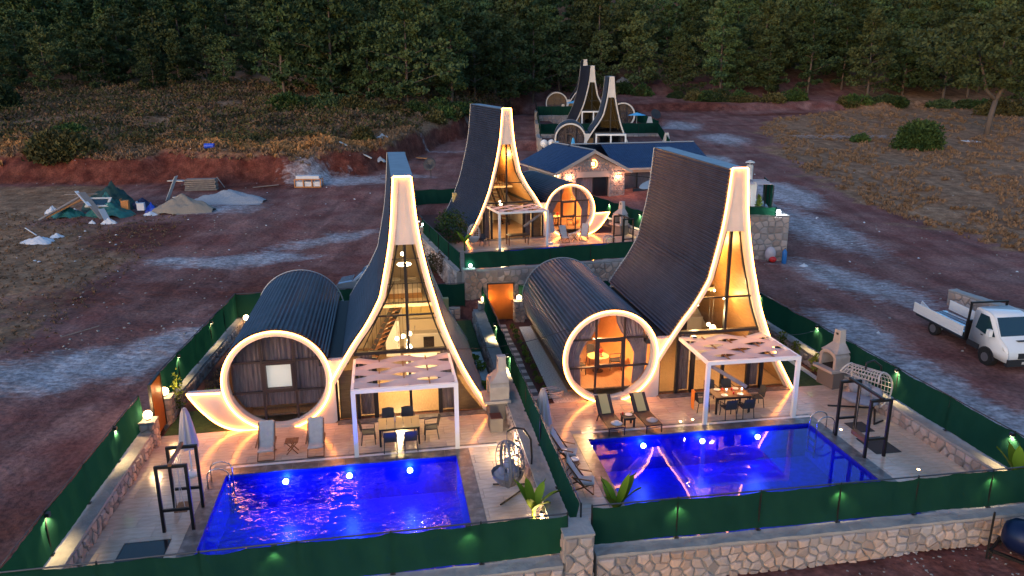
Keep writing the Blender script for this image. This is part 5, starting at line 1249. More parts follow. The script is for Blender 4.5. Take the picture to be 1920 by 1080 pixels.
t=thing('patio_frame','thin black steel frame standing on the patio of the stone house','frame',pvl(0,0,0),R_(15.5)); mb=MB(); mb.bar((2.1,-.5,2.6),(4.6,-3.9,2.5),.07); mb.bar((4.6,-3.9,2.5),(4.6,-3.9,0),.08); mb.build('frame',M['blackmetal'],t)
t=thing('garden_sofa','dark garden sofa in front of the wide window of the stone house','sofa',pvl(6.4,1.1,0),R_(15.5)); MB().box(-1.4,1.4,-.4,.4,.1,.42).build('seat',M['rattan'],t); MB().box(-1.4,1.4,.25,.4,.42,.85).build('backrest',M['rattan'],t)
def sat_dish(label,loc,rz_,r=.6,h=1.5,mt='dish',tilt=35,two=False):
    t=thing('satellite_dish',label,'satellite dish',loc,rz_); MB().tube([(0,0,0),(0,0,h)],.04,6).build('mast',M[mt],t)
    mb=MB(); mb.lathe([(.01,.0),(r*.5,r*.08),(r,r*.28),(r*.98,r*.3),(r*.5,r*.1),(.01,.02)],n=20); R3=Matrix.Rotation(R_(90-tilt),4,'X'); mb.v=[tuple(R3@Vector(v)+Vector((0,-.08,h))) for v in mb.v]; mb.build('reflector',M[mt],t,True)
    e=R3@Vector((0,0,r*1.1))+Vector((0,-.08,h)); mb=MB(); mb.tube([(0,-.05,h-r*.6),tuple(e)],.02,5); mb.ball(tuple(e),.06,8,6); mb.build('feed_arm',M[mt],t); return t
sat_dish('large pale satellite dish tilted over the patio of the stone house',(13.1,66.5,PZ),R_(-70),1.35,2.0,'dish',70)
sat_dish('dark satellite dish on a mast behind the rear lit villa, past its back fence',(-8.9,81.0,H(-8.9,81)-.05),R_(-20),.75,1.6,'darkdish',25)
# ------------------------------------------------------------------ raised terrace with white kitchen house on the right
zt=4.35; wall('tall stone retaining wall of the raised terrace with a white outdoor kitchen',(10.6,52.6),(19.6,50.9),.5,zt,1.0,'-',.5,91,cap=.06)
wall('side of the tall stone retaining wall running away from the camera',(19.55,51.2),(21.0,59.5),.8,zt,.5,'-',.5,92,cap=.06)
tag(MB().vprism([(11,53),(19.2,51.7),(20.6,60),(12.4,61.2)],.6,zt-.08).build('raised_terrace',M['strip']),kind='structure')
fence('low green net fence on the tall stone wall of the raised terrace',(10.8,52.3),(18.6,50.9),zt,zt+.62,4,seed=21,side=-1)
fence('green net screen standing on the raised terrace beside its canopy',(18.9,52.6),(20.2,58.5),zt,zt+1.9,3,seed=22,side=-1)
t=thing('kitchen_house','small white outdoor kitchen with capped chimney on the raised terrace','outdoor kitchen',(17.6,54.6,zt-.08),R_(-8))
MB().box(-2.2,-.1,0,2.2,0,2.2).build('wall',M['white'],t); MB().box(-1.8,-1.1,-.03,.0,.7,1.5).build('window',M['glossblack'],t); MB().box(.1,.7,-.1,.5,0,2.0).build('wall',M['white'],t)
c=MB(); c.lathe([(.26,2.2),(.26,3.2),(.2,3.25),(.2,3.3)],c=(.15,.3,0),n=14); c.build('chimney',M['white'],t); MB().lathe([(.36,3.42),(.3,3.5),(.02,3.62)],c=(.15,.3,0),n=14).build('chimney_cap',M['white'],t)
mb=MB()
for k in range(4): a=k*math.pi/2+.4; mb.box(.15+.19*math.cos(a)-.03,.15+.19*math.cos(a)+.03,.3+.19*math.sin(a)-.03,.3+.19*math.sin(a)+.03,3.3,3.42)
mb.build('cap_post',M['charcoal'],t)
t=thing('canopy','flat pale woven canopy on thin posts over the raised terrace','canopy',(17.2,53.6,zt-.08),R_(-8))
for i in range(5):
    for k in range(4): MB().box(-3.0+k*1.25+(.1 if i%2 else 0),-3.0+k*1.25+1.1,-.4+i*.62,-.4+i*.62+.55,2.0+.03*((i+k)%2),2.03+.03*((i+k)%2)).build('canopy_panel',M['parasol'],t)
for x,y in ((-2.9,-.3),(1.9,-.3),(1.9,2.5),(-.4,-.3)): MB().box(x-.035,x+.035,y-.035,y+.035,0,1.99).build('post',M['dark'],t)
for i,(x,y,z,l,pw) in enumerate(((18.95,51.4,zt,'bright white globe lamp at the corner of the tall stone wall',45),(15.6,54.2,zt+1.2,'bright white lamp on the outdoor kitchen of the raised terrace',40))):
    t=thing('globe_lamp',l,'globe lamp',(x,y,z)); MB().lathe([(.09,0),(.09,.03),(.05,.06)]).build('base',M['dark'],t); MB().ball((0,0,.2),.16).build('globe',M['coolglobe'],t,True); lamp((0,-.25,.25),pw,(.85,.95,1),.14,t)
# ------------------------------------------------------------------ plants
def leafcloud(mb,c,r,n,size,rs,flat=1.,up=.0):
    for _ in range(n):
        while True:
            p=Vector((rs.uniform(-1,1),rs.uniform(-1,1),rs.uniform(-1,1)))
            if .25<p.length<1: break
        p=Vector((p.x*r[0],p.y*r[1],p.z*r[2]))+Vector(c); d=Vector((rs.gauss(0,1),rs.gauss(0,1),rs.gauss(0,1)*flat+up)).normalized(); e=d.cross(Vector((rs.gauss(0,1),rs.gauss(0,1),rs.gauss(0,1)))).normalized(); s=size*rs.uniform(.6,1.3)
        mb.add([p,p+d*s*.5+e*s*.3,p+d*s,p+d*s*.5-e*s*.3],[(0,1,2,3)])
def banana(label,loc,n=6,h=1.5,seed=1,rz_=0):
    t=thing('banana_plant',label,'banana plant',loc,rz_); rs=random.Random(seed)
    MB().tube([(0,0,0),(0,0,h*.45)],.06,8,rad=None).build('stem',M['plantgreen'],t)
    for k in range(n):
        a=k*2*math.pi/n+rs.uniform(-.4,.4); L_=h*rs.uniform(.7,1.0); lean=rs.uniform(.3,.75); V=[];F=[]; N=9
        for i in range(N+1):
            f=i/N; rr=lean*L_*f*1.0; z=h*.4+L_*(f-.55*lean*f*f); w=.17*math.sin(min(1,f*1.1+.06)*math.pi)**.6*h/1.4
            cx,cy=rr*math.cos(a),rr*math.sin(a); sx,sy=-math.sin(a),math.cos(a)
            V+=[(cx+sx*w,cy+sy*w,z+.04),(cx,cy,z-.02),(cx-sx*w,cy-sy*w,z+.04)]
        for i in range(N): q=i*3; F+=[(q,q+3,q+4,q+1),(q+1,q+4,q+5,q+2)]
        MB().add(V,F).build('leaf',M['banana'],t,True)
banana('bright banana plant by the tube light in the right corner of the left terrace',W('A',8.45,-8.6),6,1.35,1)
banana('bright banana plant in the left front corner of the right terrace',W('B',-2.5,-9.3,0),6,1.5,2)
banana('broad leaved banana plant on the wall at the right front corner',W('B',10.75,-9.7,.1),6,1.45,3)
banana('yellow green plant lit at the left end of the rear lit terrace',W('C',-9.3,-3.2),6,1.3,4)
banana('small yellow green plant behind the front net at the bottom left',W('A',-4.0,-10.7,.1),4,.5,5)
def shrub(label,loc,r,n,size,mt,seed,cat='shrub',stem=True,group=None):
    t=thing('shrub',label,cat,loc,0,group); rs=random.Random(seed); mb=MB(); leafcloud(mb,(0,0,r[2]*1.0),r,n,size,rs,.7,.3); mb.build('foliage',M[mt],t)
    if stem: MB().tube([(0,0,0),(.03,0,r[2]*.9)],.02,5).build('stem',M['trunk'],t)
    return t
GS='small clipped shrubs in the red soil bed of the garden path'
s0=None
for i in range(12):
    y=.5+i*.9; x=-2.62+.05*math.sin(i*2)
    L_=W('B',x,y,-.02)
    l=GS
    l='small green shrub in the red soil bed beside the paved garden path'
    if s0 is None: s0=shrub(l,L_,(.15,.15,.15),130,.09,'plantgreen',5,group=GS)
    else: q=dup(s0,L_,i*1.1,l,GS,scale=.8+.4*random.Random(i).random())
for i,(x,y,h) in enumerate(((8.5,2.2,.3),(8.6,4.6,.35),(8.5,6.0,.2))): shrub('low plant in the white gravel right of the left villa, %s'%('nearest','middle','farthest')[i],W('A',x,y,0),(.22,.3,h*.6),120,.16,'plantgreen',20+i)
for i,(x,y) in enumerate(((10.4,1.5),(10.4,3.2),(10.45,4.6),(10.4,6.4))): shrub('young plant along the right net fence, %s'%('next to the barbecue','second from the barbecue','third from the barbecue','farthest from the barbecue')[i],W('B',x,y,.0),(.2,.25,.5),130,.15,'plantgreen',30+i)
shrub('thin climbing plant beside the globe lamp past the orange door',W('A',-4.3,2.1,.0),(.18,.18,1.0),150,.15,'plantgreen',41)
shrub('leafy plant in the garden behind the left crescent wing',W('A',-3.1,2.6,.0),(.6,.5,.4),350,.14,'plantgreen',42); shrub('brownish plant bed farther along behind the left crescent wing',W('A',-3.2,5.0,.0),(.5,1.6,.35),500,.13,'brush2',43)
shrub('grey green bush growing outside the left corner of the rear lit villa',(-5.1,48.8,H(-5.1,48.8)-.3),(1.35,1.1,.75),1500,.16,'brush',44); shrub('pale dry shrub just inside the left net of the rear lit villa',W('C',-11.9,-7.0,-.6),(.4,.5,.8),350,.15,'brush2',45)
shrub('dark leafy tree against the roof of the rear lit villa',W('C',-9.6,-.3,-.1),(1.25,1.1,1.35),1500,.2,'bush',46,cat='tree')
for i,(x,y) in enumerate(((16.3,52.2),(17.7,52.0))):
    t=thing('small_conifer','small green conifer on the raised terrace, %s one'%('left','right')[i],'conifer',(x,y,zt)); rs=random.Random(60+i); mb=MB()
    for k in range(9): leafcloud(mb,(0,0,.15+k*.13),(.38*(1-k/10),.38*(1-k/10),.12),60,.14,rs,1,.8)
    mb.build('foliage',M['plantgreen'],t); MB().tube([(0,0,0),(0,0,1.0)],.025,5).build('trunk',M['trunk'],t)
# ------------------------------------------------------------------ vehicles
def wheel(par,x,y,z,r=.34,w=.22,rim='hub'):
    s=1 if y>0 else -1
    o=MB().tube([(x,y-w/2,z),(x,y+w/2,z)],r,20).build('tyre',M['tyre'],par); MB().tube([(x,y+s*w/2,z),(x,y+s*(w/2+.02),z)],r*.6,14).build('rim',M[rim],o)
tk=thing('flatbed_truck','white flatbed truck with dropped tail loaded with metal sheets, parked on the dirt','truck',(22.95,36.4,.45),R_(-82.3)); tk.rotation_euler=(0,R_(3.2),R_(-82.3))
prof=[(2.42,.5),(2.42,2.28),(2.5,2.42),(3.35,2.4),(3.62,2.26),(4.22,1.52),(4.82,1.22),(4.95,.95),(4.97,.5)]
mb=MB(); n=len(prof); V=[]
for y,k in ((-1.0,0),(-.93,1),(.93,1),(1.0,0)):
    for (x,z) in prof: V.append((x,y*(1-.13*max(0,(z-1.3))) if k==0 else y*(1-.13*max(0,(z-1.3))),z+(.0 if k==0 else .035)))
F=[tuple(range(n))[::-1],tuple(range(3*n,4*n))]
for a in range(3):
    for i in range(n): F.append((a*n+i,a*n+(i+1)%n,(a+1)*n+(i+1)%n,(a+1)*n+i))
cab=mb.add(V,F).build('cab',M['carwhite'],tk)
import bmesh
bm=bmesh.new(); bm.from_mesh(cab.data); bmesh.ops.bevel(bm,geom=bm.edges[:],offset=.045,segments=2,affect='EDGES'); bm.to_mesh(cab.data); bm.free(); cab.data.shade_smooth()
def cabp(x,z,y): return (x,y*(1-.13*max(0,z-1.3)),z)
for s in (-1,1):
    mb=MB(); P=[(2.75,1.5),(2.8,2.24),(3.34,2.24),(4.02,1.46),(3.6,1.36)]; V=[cabp(x,z,s*1.012) for x,z in P]; mb.add(V,[tuple(range(5)) if s>0 else tuple(range(5))[::-1]]).build('side_window',M['carglass'],tk)
    MB().box(2.45,3.22,s*1.0-.02+s*.014,s*1.0+.02+s*.014,.52,.78).build('side_trim',M['blackplastic'],tk)
    MB().tube([(3.75,s*.97,1.5),(3.85,s*1.16,1.6)],.03,5).build('mirror_arm',M['blackplastic'],tk); MB().box(3.72,3.92,s*1.16-.09,s*1.16+.09,1.45,1.78).build('mirror',M['carwhite'],tk)
    MB().slab([(3.72+.44*math.cos(R_(a)),.36+.44*math.sin(R_(a))) for a in range(0,181,15)],[(3.72+.5*math.cos(R_(a)),.36+.5*math.sin(R_(a))) for a in range(0,181,15)],s*1.0-.03,s*1.0+.03).build('wheel_arch',M['blackplastic'],tk)
    MB().add([cabp(4.5,1.3,s*.98),cabp(4.82,1.14,s*.9),cabp(4.93,.98,s*.82),cabp(4.9,.96,s*.99),cabp(4.6,1.06,s*1.008)],[(0,1,2,3,4)]).build('headlight',M['headlight'],tk)
    wheel(tk,3.72,s*.94,.36,.36); wheel(tk,0,s*.86,.36,.36); MB().tube([(3.72,s*.7,.38),(3.72,s*1.016,.38)],.45,20).build('wheel_well',M['tyre'],tk); 
    MB().box(3.15,3.3,s*1.005-.01,s*1.005+.01,1.28,1.32).build('door_handle',M['blackplastic'],tk)
    side=MB(); side.box(-1.55,2.1,s*1.05-.02,s*1.05+.02,.78,1.3)
    for z in (.78,.9,1.02,1.12): side.box(-1.33,2.08,s*1.05+s*.02-.012,s*1.05+s*.02+.012,z,z+.035)
    side.build('side_board',M['carwhite'],tk)
MB().add([cabp(3.66,2.235,-.78),cabp(4.2,1.57,-.9),cabp(4.2,1.57,.9),cabp(3.66,2.235,.78)],[(0,1,2,3)])
V=[(3.655,-.76,2.29),(4.235,-.88,1.575),(4.235,.88,1.575),(3.655,.76,2.29)]; MB().add(V+[(x-.03,y,z-.03) for x,y,z in V],[(0,1,2,3),(0,4,5,1),(2,6,7,3),(1,5,6,2),(3,7,4,0)]).build('windscreen',M['carglass'],tk)
MB().box(4.8,5.0,-.98,.98,.38,.72).build('bumper',M['blackplastic'],tk); MB().box(4.93,4.975,-.48,.48,.74,1.0).build('grille',M['blackplastic'],tk); MB().box(5.0,5.01,-.26,.26,.48,.6).build('number_plate',M['white'],tk)
MB().box(4.4,4.62,-.3,.3,1.435,1.445).build('bonnet_vent',M['blackplastic'],tk)
MB().box(-1.35,2.1,-1.03,1.03,.62,.72).build('load_bed',M['blackplastic'],tk); MB().box(-1.3,4.5,-.45,.45,.35,.55).build('chassis',M['blackplastic'],tk)
rk=MB(); rk.box(2.14,2.24,-1.0,1.0,.62,1.65); rk.bar((2.2,-.95,1.6),(2.2,-.95,2.55),.08); rk.bar((2.2,.95,1.6),(2.2,.95,2.55),.08); rk.bar((2.2,-1.0,2.55),(2.2,1.0,2.55),.08); rk.build('headboard_rack',M['blackmetal'],tk)
MB().bar((-1.37,0,.7),(-1.5,0,.32),2.06,.04,up=(0,1,0)).build('tail_board',M['carwhite'],tk)
for i in range(5):
    MB().bar((-1.2,-.55+i*.26,.76+.02*i),(2.05,-.6+i*.27,.84+.03*i),.22,.02).build('metal_sheet',M['roofcap'] if i%2 else M['carblue'],tk)
cr_=thing('parked_car','silver blue estate car with roof rails parked behind the green fence of the left villa','car',(-8.6,43.4,H(-8.6,43.4)+.02),R_(184))
prof=[(-2.2,.35),(-2.25,.85),(-2.05,1.05),(-1.75,1.1),(-1.45,1.55),(-.6,1.68),(.5,1.62),(1.1,1.12),(1.9,.98),(2.15,.7),(2.15,.35)]
mb=MB(); n=len(prof); V=[]
for y,k in ((-.9,.94),(-.72,1.0),(.72,1.0),(.9,.94)):
    for x,z in prof: V.append((x,y*(1-.2*max(0,z-1.0)),.35+(z-.35)*k))
F=[tuple(range(n))[::-1],tuple(range(3*n,4*n))]+[(a*n+i,a*n+(i+1)%n,(a+1)*n+(i+1)%n,(a+1)*n+i) for a in range(3) for i in range(n)]
mb.add(V,F).build('body',M['carblue'],cr_)
for s in (-1,1):
    MB().add([(x,s*(.91*(1-.2*max(0,z-1.0))),z) for x,z in ((-1.6,1.08),(-1.35,1.44),(-.6,1.52),(.4,1.46),(.85,1.1))],[(0,1,2,3,4)]).build('side_window',M['carglass'],cr_)
    MB().tube([(-1.3,s*.62,1.63),(-1.2,s*.62,1.72),(.3,s*.62,1.69),(.4,s*.62,1.63)],.02,5).build('roof_rail',M['steel'],cr_)
    for x in (-1.35,1.35): wheel(cr_,x,s*.8,.32,.32)
MB().add([(.52,-.62,1.62),(1.1,-.75,1.14),(1.1,.75,1.14),(.52,.62,1.62)],[(0,1,2,3)]).build('windscreen',M['carglass'],cr_)
# tank trailer at the lower right corner
tt=thing('tank_trailer','dark blue cylindrical tank on a low frame beside the front wall','tank',(14.85,17.6,-.4),R_(-48))
MB().lathe([(.02,-1.15),(.3,-1.1),(.47,-.9),(.5,-.6),(.5,.9),(.47,1.15),(.3,1.3),(.02,1.35)],n=20).build('tank',M['bluetank'],tt,True).matrix_local=Matrix.Translation((0,0,1.0))@Matrix.Rotation(R_(90),4,'Y')
fr_=MB(); 
for s in (-1,1): fr_.bar((-1.3,s*.4,.45),(1.4,s*.4,.45),.08); fr_.bar((-1.2,s*.45,.45),(-1.3,s*.45,-.3),.06); fr_.bar((1.1,s*.45,.45),(1.1,s*.45,-.3),.06)
fr_.bar((-1.25,-.5,.45),(-1.25,.5,.45),.07); fr_.bar((-1.3,-.5,1.7),(-1.3,-.5,-.3),.05); fr_.build('stand',M['blackmetal'],tt)
MB().box(-.6,.1,-.3,.35,1.48,1.85).build('pump_box',M['blackplastic'],tt); MB().lathe([(.2,1.5),(.2,1.6),(.02,1.62)],c=(.6,0,0)).build('filler_cap',M['blackplastic'],tt)
wall('low stone wall running behind the white flatbed truck',(25.4,40.9),(27.4,32.2),.0,1.65,.55,'-',.45,95,cap=.07)
# ------------------------------------------------------------------ loose things round the raised terrace and cables
t=thing('rubbish_bag','pinkish clear bag of rubbish with a red container leaning on the tall stone wall','rubbish bag',(18.35,50.6,H(18.35,50.6))); MB().ball((0,0,.75),.6,12,8,(.9,.6,1.2)).build('bag',M['clearbag'],t,True); MB().ball((.15,-.35,.3),.35,10,6,(1.1,.7,.8)).build('red_container',M['red'],t,True); t.scale=(.75,.75,.75)
t=thing('gas_bottle','blue gas bottle standing by the corner of the tall stone wall','gas bottle',(19.25,50.3,H(19.25,50.3))); MB().lathe([(.2,0),(.22,.05),(.22,1.1),(.15,1.25),(.06,1.3),(.06,1.4)],n=14).build('body',M['bluegas'],t,True); MB().lathe([(.05,1.4),(.05,1.5)]).build('valve',M['steel'],t); t.scale=(.75,.75,.75)
def cable(label,pts,r=.012):
    t=thing('cable',label,'cable',(0,0,0)); a,b=Vector(pts[0]),Vector(pts[1]); MB().tube([tuple(a.lerp(b,i/20)-Vector((0,0,.25*math.sin(i/20*math.pi)))) for i in range(21)],r,5).build('wire',M['blackmetal'],t)
cable('thin black cable slung between the left tower and the round orange room',(W('A',7.0,.0,2.8),W('B',-1.6,.4,3.2)))
cable('thin black cable slung from the right tower to the right net fence',(W('B',7.0,.0,2.7),W('B',11.1,2.2,1.95)))
#PART5_END
# ------------------------------------------------------------------ the far compound
def level_wall(label,p0,p1,zt_,h,th,faces='-',**k): return wall(label,p0,p1,zt_-h,zt_,th,faces,s=.7,**k)
for i,(a,b,zt_) in enumerate((((4.2,102),(4.3,114),6.7),((4.3,114),(4.6,130),8.2),((4.6,130),(5.2,149),9.6))):
    wall('stone wall of the far compound, %s stretch of its left side'%('nearest','middle','farthest')[i],a,b,zt_-2.2,zt_,.5,'+',s=.8,seed=101+i)
fence('dark green net fence down the left side of the far compound',(4.0,103),(4.9,150),6.7,8.3,8,seed=31,side=-1,zend=3.0)
fence('dark green net fence between the nearest and the middle far villas',(4.4,112.2),(22.3,113.2),6.75,8.3,6,seed=32,side=-1)
fence('dark green net fence before the farthest villa',(4.6,132),(14.5,132),8.9,10.5,4,seed=33,side=-1)
fence('dark green net fence along the right side of the far compound',(22.3,113),(21.4,150),6.9,8.6,6,seed=34,side=1,zend=2.2)
fence('dark green net fence sloping along the right of the nearest far villa',(20.5,96),(22.3,113),5.3,6.9,4,seed=35,side=1,zend=1.4)
wall('stone wall under the net between the nearest and middle far villas',(4.4,112),(22.4,113),5.0,6.75,.4,'-',.8,seed=36)
wall('stone wall under the net before the farthest villa',(4.6,131.8),(14.5,131.8),7.0,8.9,.4,'-',.8,seed=37)
for v,x0,x1,y0,y1,l in (('D',-3.8,12,-3.8,9.5,'D'),('E',-12,3.6,-3.6,8,'E'),('F',-3.2,9,-5,8,'F')):
    o=MB().box(x0,x1,y0,y1,-1.2,-.01).build('terrace',M['strip']); o.location=W(v,0,0,0); o.rotation_euler=(0,0,Wr(v)); tag(o,kind='structure')
for v,l in (('D','nearest of the far villas'),('E','middle far villa')):
    m=-1 if v=='E' else 1; t=thing('pergola','bare white pergola frame of the %s'%l,'pergola',W(v,0,0,0),Wr(v))
    for x in (3.2,5.05,6.9): MB().box(min(m*x,m*(x+.18)),max(m*x,m*(x+.18)),-1.7,-1.52,0,2.5).build('post',M['whitemetal'],t)
    MB().box(min(m*3.2,m*7.08),max(m*3.2,m*7.08),-1.7,-1.5,2.5,2.7).build('front_beam',M['whitemetal'],t); MB().box(min(m*3.2,m*7.08),max(m*3.2,m*7.08),-1.5,.0,2.62,2.7).build('roof_panel',M['flash'],t)
parasol('closed light blue parasol before the nearest far villa',W('D',.35,-2.2),2.3,'blueparasol'); parasol('open light blue parasol before the round window of the middle far villa',(20.0,119.2,7.2),2.5,'blueparasol',True); parasol('open light blue parasol before the farthest villa',(11.3,135.5,8.9),2.5,'blueparasol',True)
sat_dish('dark satellite dish right of the middle far villa',(24.2,126,H(24.2,126)),.3,.9,2.2,'darkdish',30); sat_dish('small dark satellite dish behind the nearest far villa tower',(17.4,143,H(17.4,143)),.3,.8,2.0,'darkdish',30)
for i,(x,y,z) in enumerate(((21.2,114.5,6.9),(21.0,100.5,5.2),(9.2,133.5,8.5))):
    t=thing('garden_barbecue','small white barbecue chimney in the far compound, %s'%('by the right net','lower one by the sloping net','before the farthest villa')[i],'barbecue',(x,y,z)); MB().box(-.5,.5,-.4,.4,0,1.3).build('base',M['white'],t); MB().prism([(-.45,1.3),(.45,1.3),(.2,2.3),(-.2,2.3)],-.25,.25).build('chimney',M['white'],t)
for i,(x,y) in enumerate(((5.6,106.5),(6.6,106.8))):
    t=thing('round_water_tank','pale round tank left of the nearest far villa, %s of two'%('left','right')[i],'water tank',(x-1.2,y-7,4.7)); MB().ball((0,0,1.5),.55,12,8).build('tank',M['whitemetal'],t,True); MB().lathe([(.08,0),(.08,1.0)]).build('stand',M['dark'],t)
t=thing('solar_panel','slanting solar water heater panel before the round window of the nearest far villa','solar panel',(6.4,90.5,4.6),R_(-35)); 
MB().bar((-1.1,0,2.1),(1.3,0,.9),1.0,.06,up=(0,-.5,1)).build('panel',M['glossblack'],t); MB().tube([(-1.2,-.6,2.2),(-1.2,.6,2.2)],.2,10).build('tank',M['steel'],t); mb=MB(); mb.bar((-1.0,.4,0),(-1.0,.4,2.0),.05); mb.bar((-1.0,-.4,0),(-1.0,-.4,2.0),.05); mb.build('stand',M['steel'],t)
# ------------------------------------------------------------------ trees
def np_leaves(rs,C,Rr,n,size,flat=1.0,up=.35):
    """n leaf quads round each clump centre C (k,3) with radii Rr (k,3) -> verts, faces"""
    k=len(C); c=np.repeat(C,n,0); r=np.repeat(Rr,n,0); d=rs.normal(size=(k*n,3)); d/=np.linalg.norm(d,axis=1)[:,None]
    rad=rs.uniform(.55,1.05,size=(k*n,1)); p=c+d*r*rad
    a=d*.6+rs.normal(size=(k*n,3))*.6+np.array([0,0,up]); a/=np.linalg.norm(a,axis=1)[:,None]
    b=np.cross(a,rs.normal(size=(k*n,3))); b/=np.linalg.norm(b,axis=1)[:,None]; s=size*rs.uniform(.6,1.4,size=(k*n,1))
    V=np.stack([p-b*s*.4,p+a*s*.9-b*s*.2,p+a*s*1.05+b*s*.2,p+b*s*.4],1).reshape(-1,3); F=np.arange(len(V)).reshape(-1,4); return V,F
def np_mesh(name,V,F,mt,extra=None):
    me=bpy.data.meshes.new(name); V=np.asarray(V,np.float32); F=np.asarray(F,np.int32)
    me.vertices.add(len(V)); me.vertices.foreach_set('co',V.ravel()); me.loops.add(F.size); me.loops.foreach_set('vertex_index',F.ravel())
    me.polygons.add(len(F)); me.polygons.foreach_set('loop_start',np.arange(0,F.size,4,dtype=np.int32)); me.polygons.foreach_set('loop_total',np.full(len(F),4,np.int32))
    me.update(calc_edges=True); me.materials.append(mt); return me
def crown_mesh(seed,mt,h=13.,r=3.6,base=.28,ncl=70,nl=62,size=.34,kind='pine'):
    rs=np.random.RandomState(seed); C=[];Rr=[]; br=[]
    nb=ncl//3; 
    lop=[1+.45*math.sin(seed*2.1+k*2.4) for k in range(6)]
    for i in range(nb):
        f=base+(1-base)*((i+.5)/nb)**.9; a=i*2.399+rs.uniform(-.5,.5); g=(f-base)/(1-base)
        rr=r*(.55+.75*g-1.25*g*g+.12) if kind=='pine' else r*math.sqrt(max(.05,1-(2*g-.9)**2))
        rr=max(.35,rr)*lop[int(a*6/6.283)%6]*rs.uniform(.75,1.2)
        z=h*f; end=(rr*math.cos(a),rr*math.sin(a),z+rr*.12+rs.uniform(-.3,.4)); br.append((z-.5*rr*.3,end))
        for q in range(3):
            t=(.42,.75,1.0)[q]; cr_=max(.45,.3*rr*(1.15-.28*q))
            C.append((end[0]*t+rs.uniform(-.35,.35),end[1]*t+rs.uniform(-.35,.35),z+(end[2]-z)*t+rs.uniform(-.25,.35))); Rr.append((cr_,cr_,cr_*.38))
    C.append((0,0,h*.99)); Rr.append((.5,.5,.6)); C=np.array(C); Rr=np.array(Rr)
    V,F=np_leaves(rs,C,Rr,nl,size); return np_mesh('crown',V,F,mt),br
def trunk_mesh(seed,h,br,r=.2):
    rs=random.Random(seed); mb=MB(); P=[(0,0,-.6)]; x=y=0
    for i in range(1,8): x+=rs.uniform(-.12,.12); y+=rs.uniform(-.12,.12); P.append((x,y,h*.95*i/7))
    mb.tube(P,r,7,rad=[r*(1.15-i/8.) for i in range(8)])
    for (z,e) in br[:16]: mb.tube([(P[min(7,int(z/h*7))][0]*.9,P[min(7,int(z/h*7))][1]*.9,z),(e[0]*.5,e[1]*.5,(z+e[2])/2+.1),e],.06,4,rad=[.07,.05,.02])
    return mb.mesh('trunk',M['trunk'],True)
variants=[]
for k in range(9):
    mt=M[('pine','pine2','pine3')[k%3]]; hh=(13,15,12,14,11.5,13.5,16,12.5,10)[k]; rr=(3.6,4.0,3.4,3.0,3.9,4.3,3.8,3.1,3.5)[k]
    cm,br=crown_mesh(200+k,mt,hh,rr*1.28,(.05,.1,.03,.12,.05,.08,.1,.03,.03)[k],ncl=90,nl=66,size=.36); variants.append((cm,trunk_mesh(300+k,hh,br),hh))
def tree(label,x,y,k,s,a,group=None,name='pine_tree',cat='pine tree'):
    t=thing(name,label,cat,(x,y,H(x,y)-.1),a,group); t.scale=(s,s,s*1.0); cm,tm,_=variants[k]; link('crown',cm,t); link('trunk',tm,t); return t
rs=random.Random(77); spots=[]
def far_enough(x,y,d): return all((x-a)**2+(y-b)**2>d*d for a,b in spots)
def edge_y(x): return float(np.interp(x,[-120,-80,-60,-42,-36,-12,-6,0,8,24,40,70,100,140],[118,122,126,128,112,112,124,148,160,164,153,151,148,144]))
GT='pines of the forest edge'
tries=0
while len(spots)<262 and tries<60000:
    tries+=1; f=rs.random(); y0=110+ (f**1.4)*105; x=rs.uniform(-.82,.80)*y0
    if y0<edge_y(x)+rs.uniform(0,3): continue
    dd=5.8 if y0<edge_y(x)+14 else 6.6
    if -75<x<-38 and y0<150: dd=8.5
    if not far_enough(x,y0,dd): continue
    spots.append((x,y0))
for i,(x,y) in enumerate(spots):
    k=rs.randrange(9); s=rs.uniform(.85,1.45)
    if x<-38 and y<150: s*=.72
    zone='left' if x<-25 else ('middle' if x<30 else 'right'); row='at the front edge of' if y<edge_y(x)+9 else 'within'
    g='pines %s the forest, %s part of the hillside'%(row,zone)
    tree('dark green pine %s the %s part of the hillside forest'%(row,zone),x,y,k,s,rs.uniform(0,6.3),g)
# young bright green trees on the left slope
for i,(x,y,s,l) in enumerate(((-73,138,.8,'lighter green young tree on the left slope, leftmost of three'),(-66,140,.7,'lighter green young tree on the left slope, middle of three'),(-60,137,.75,'lighter green young tree on the left slope, rightmost of three'))):
    tree(l,x,y,(1,4,7)[i],s,i,name='young_tree',cat='tree').children[0].active_material
# the forest further up reads as one mass
def far_forest():
    r=np.random.RandomState(5); C=[];Rr=[]
    for i in range(900):
        y=r.uniform(196,330); x=r.uniform(-.85,.85)*y; z=H(x,y); h=r.uniform(8,15); w=r.uniform(2.6,4.2)
        for q in range(7):
            a=r.uniform(0,6.28); rr=w*r.uniform(.2,.75)*(1-q/9); C.append((x+rr*math.cos(a),y+rr*math.sin(a),z+h*(.3+.68*q/6))); Rr.append((w*.55,w*.55,w*.4))
    V,F=np_leaves(r,np.array(C),np.array(Rr),22,.95); o=link('far_forest',np_mesh('far_forest',V,F,M['pine'])); tag(o,'dense dark forest covering the upper hillside behind the single pines','forest',kind='stuff')
far_forest()
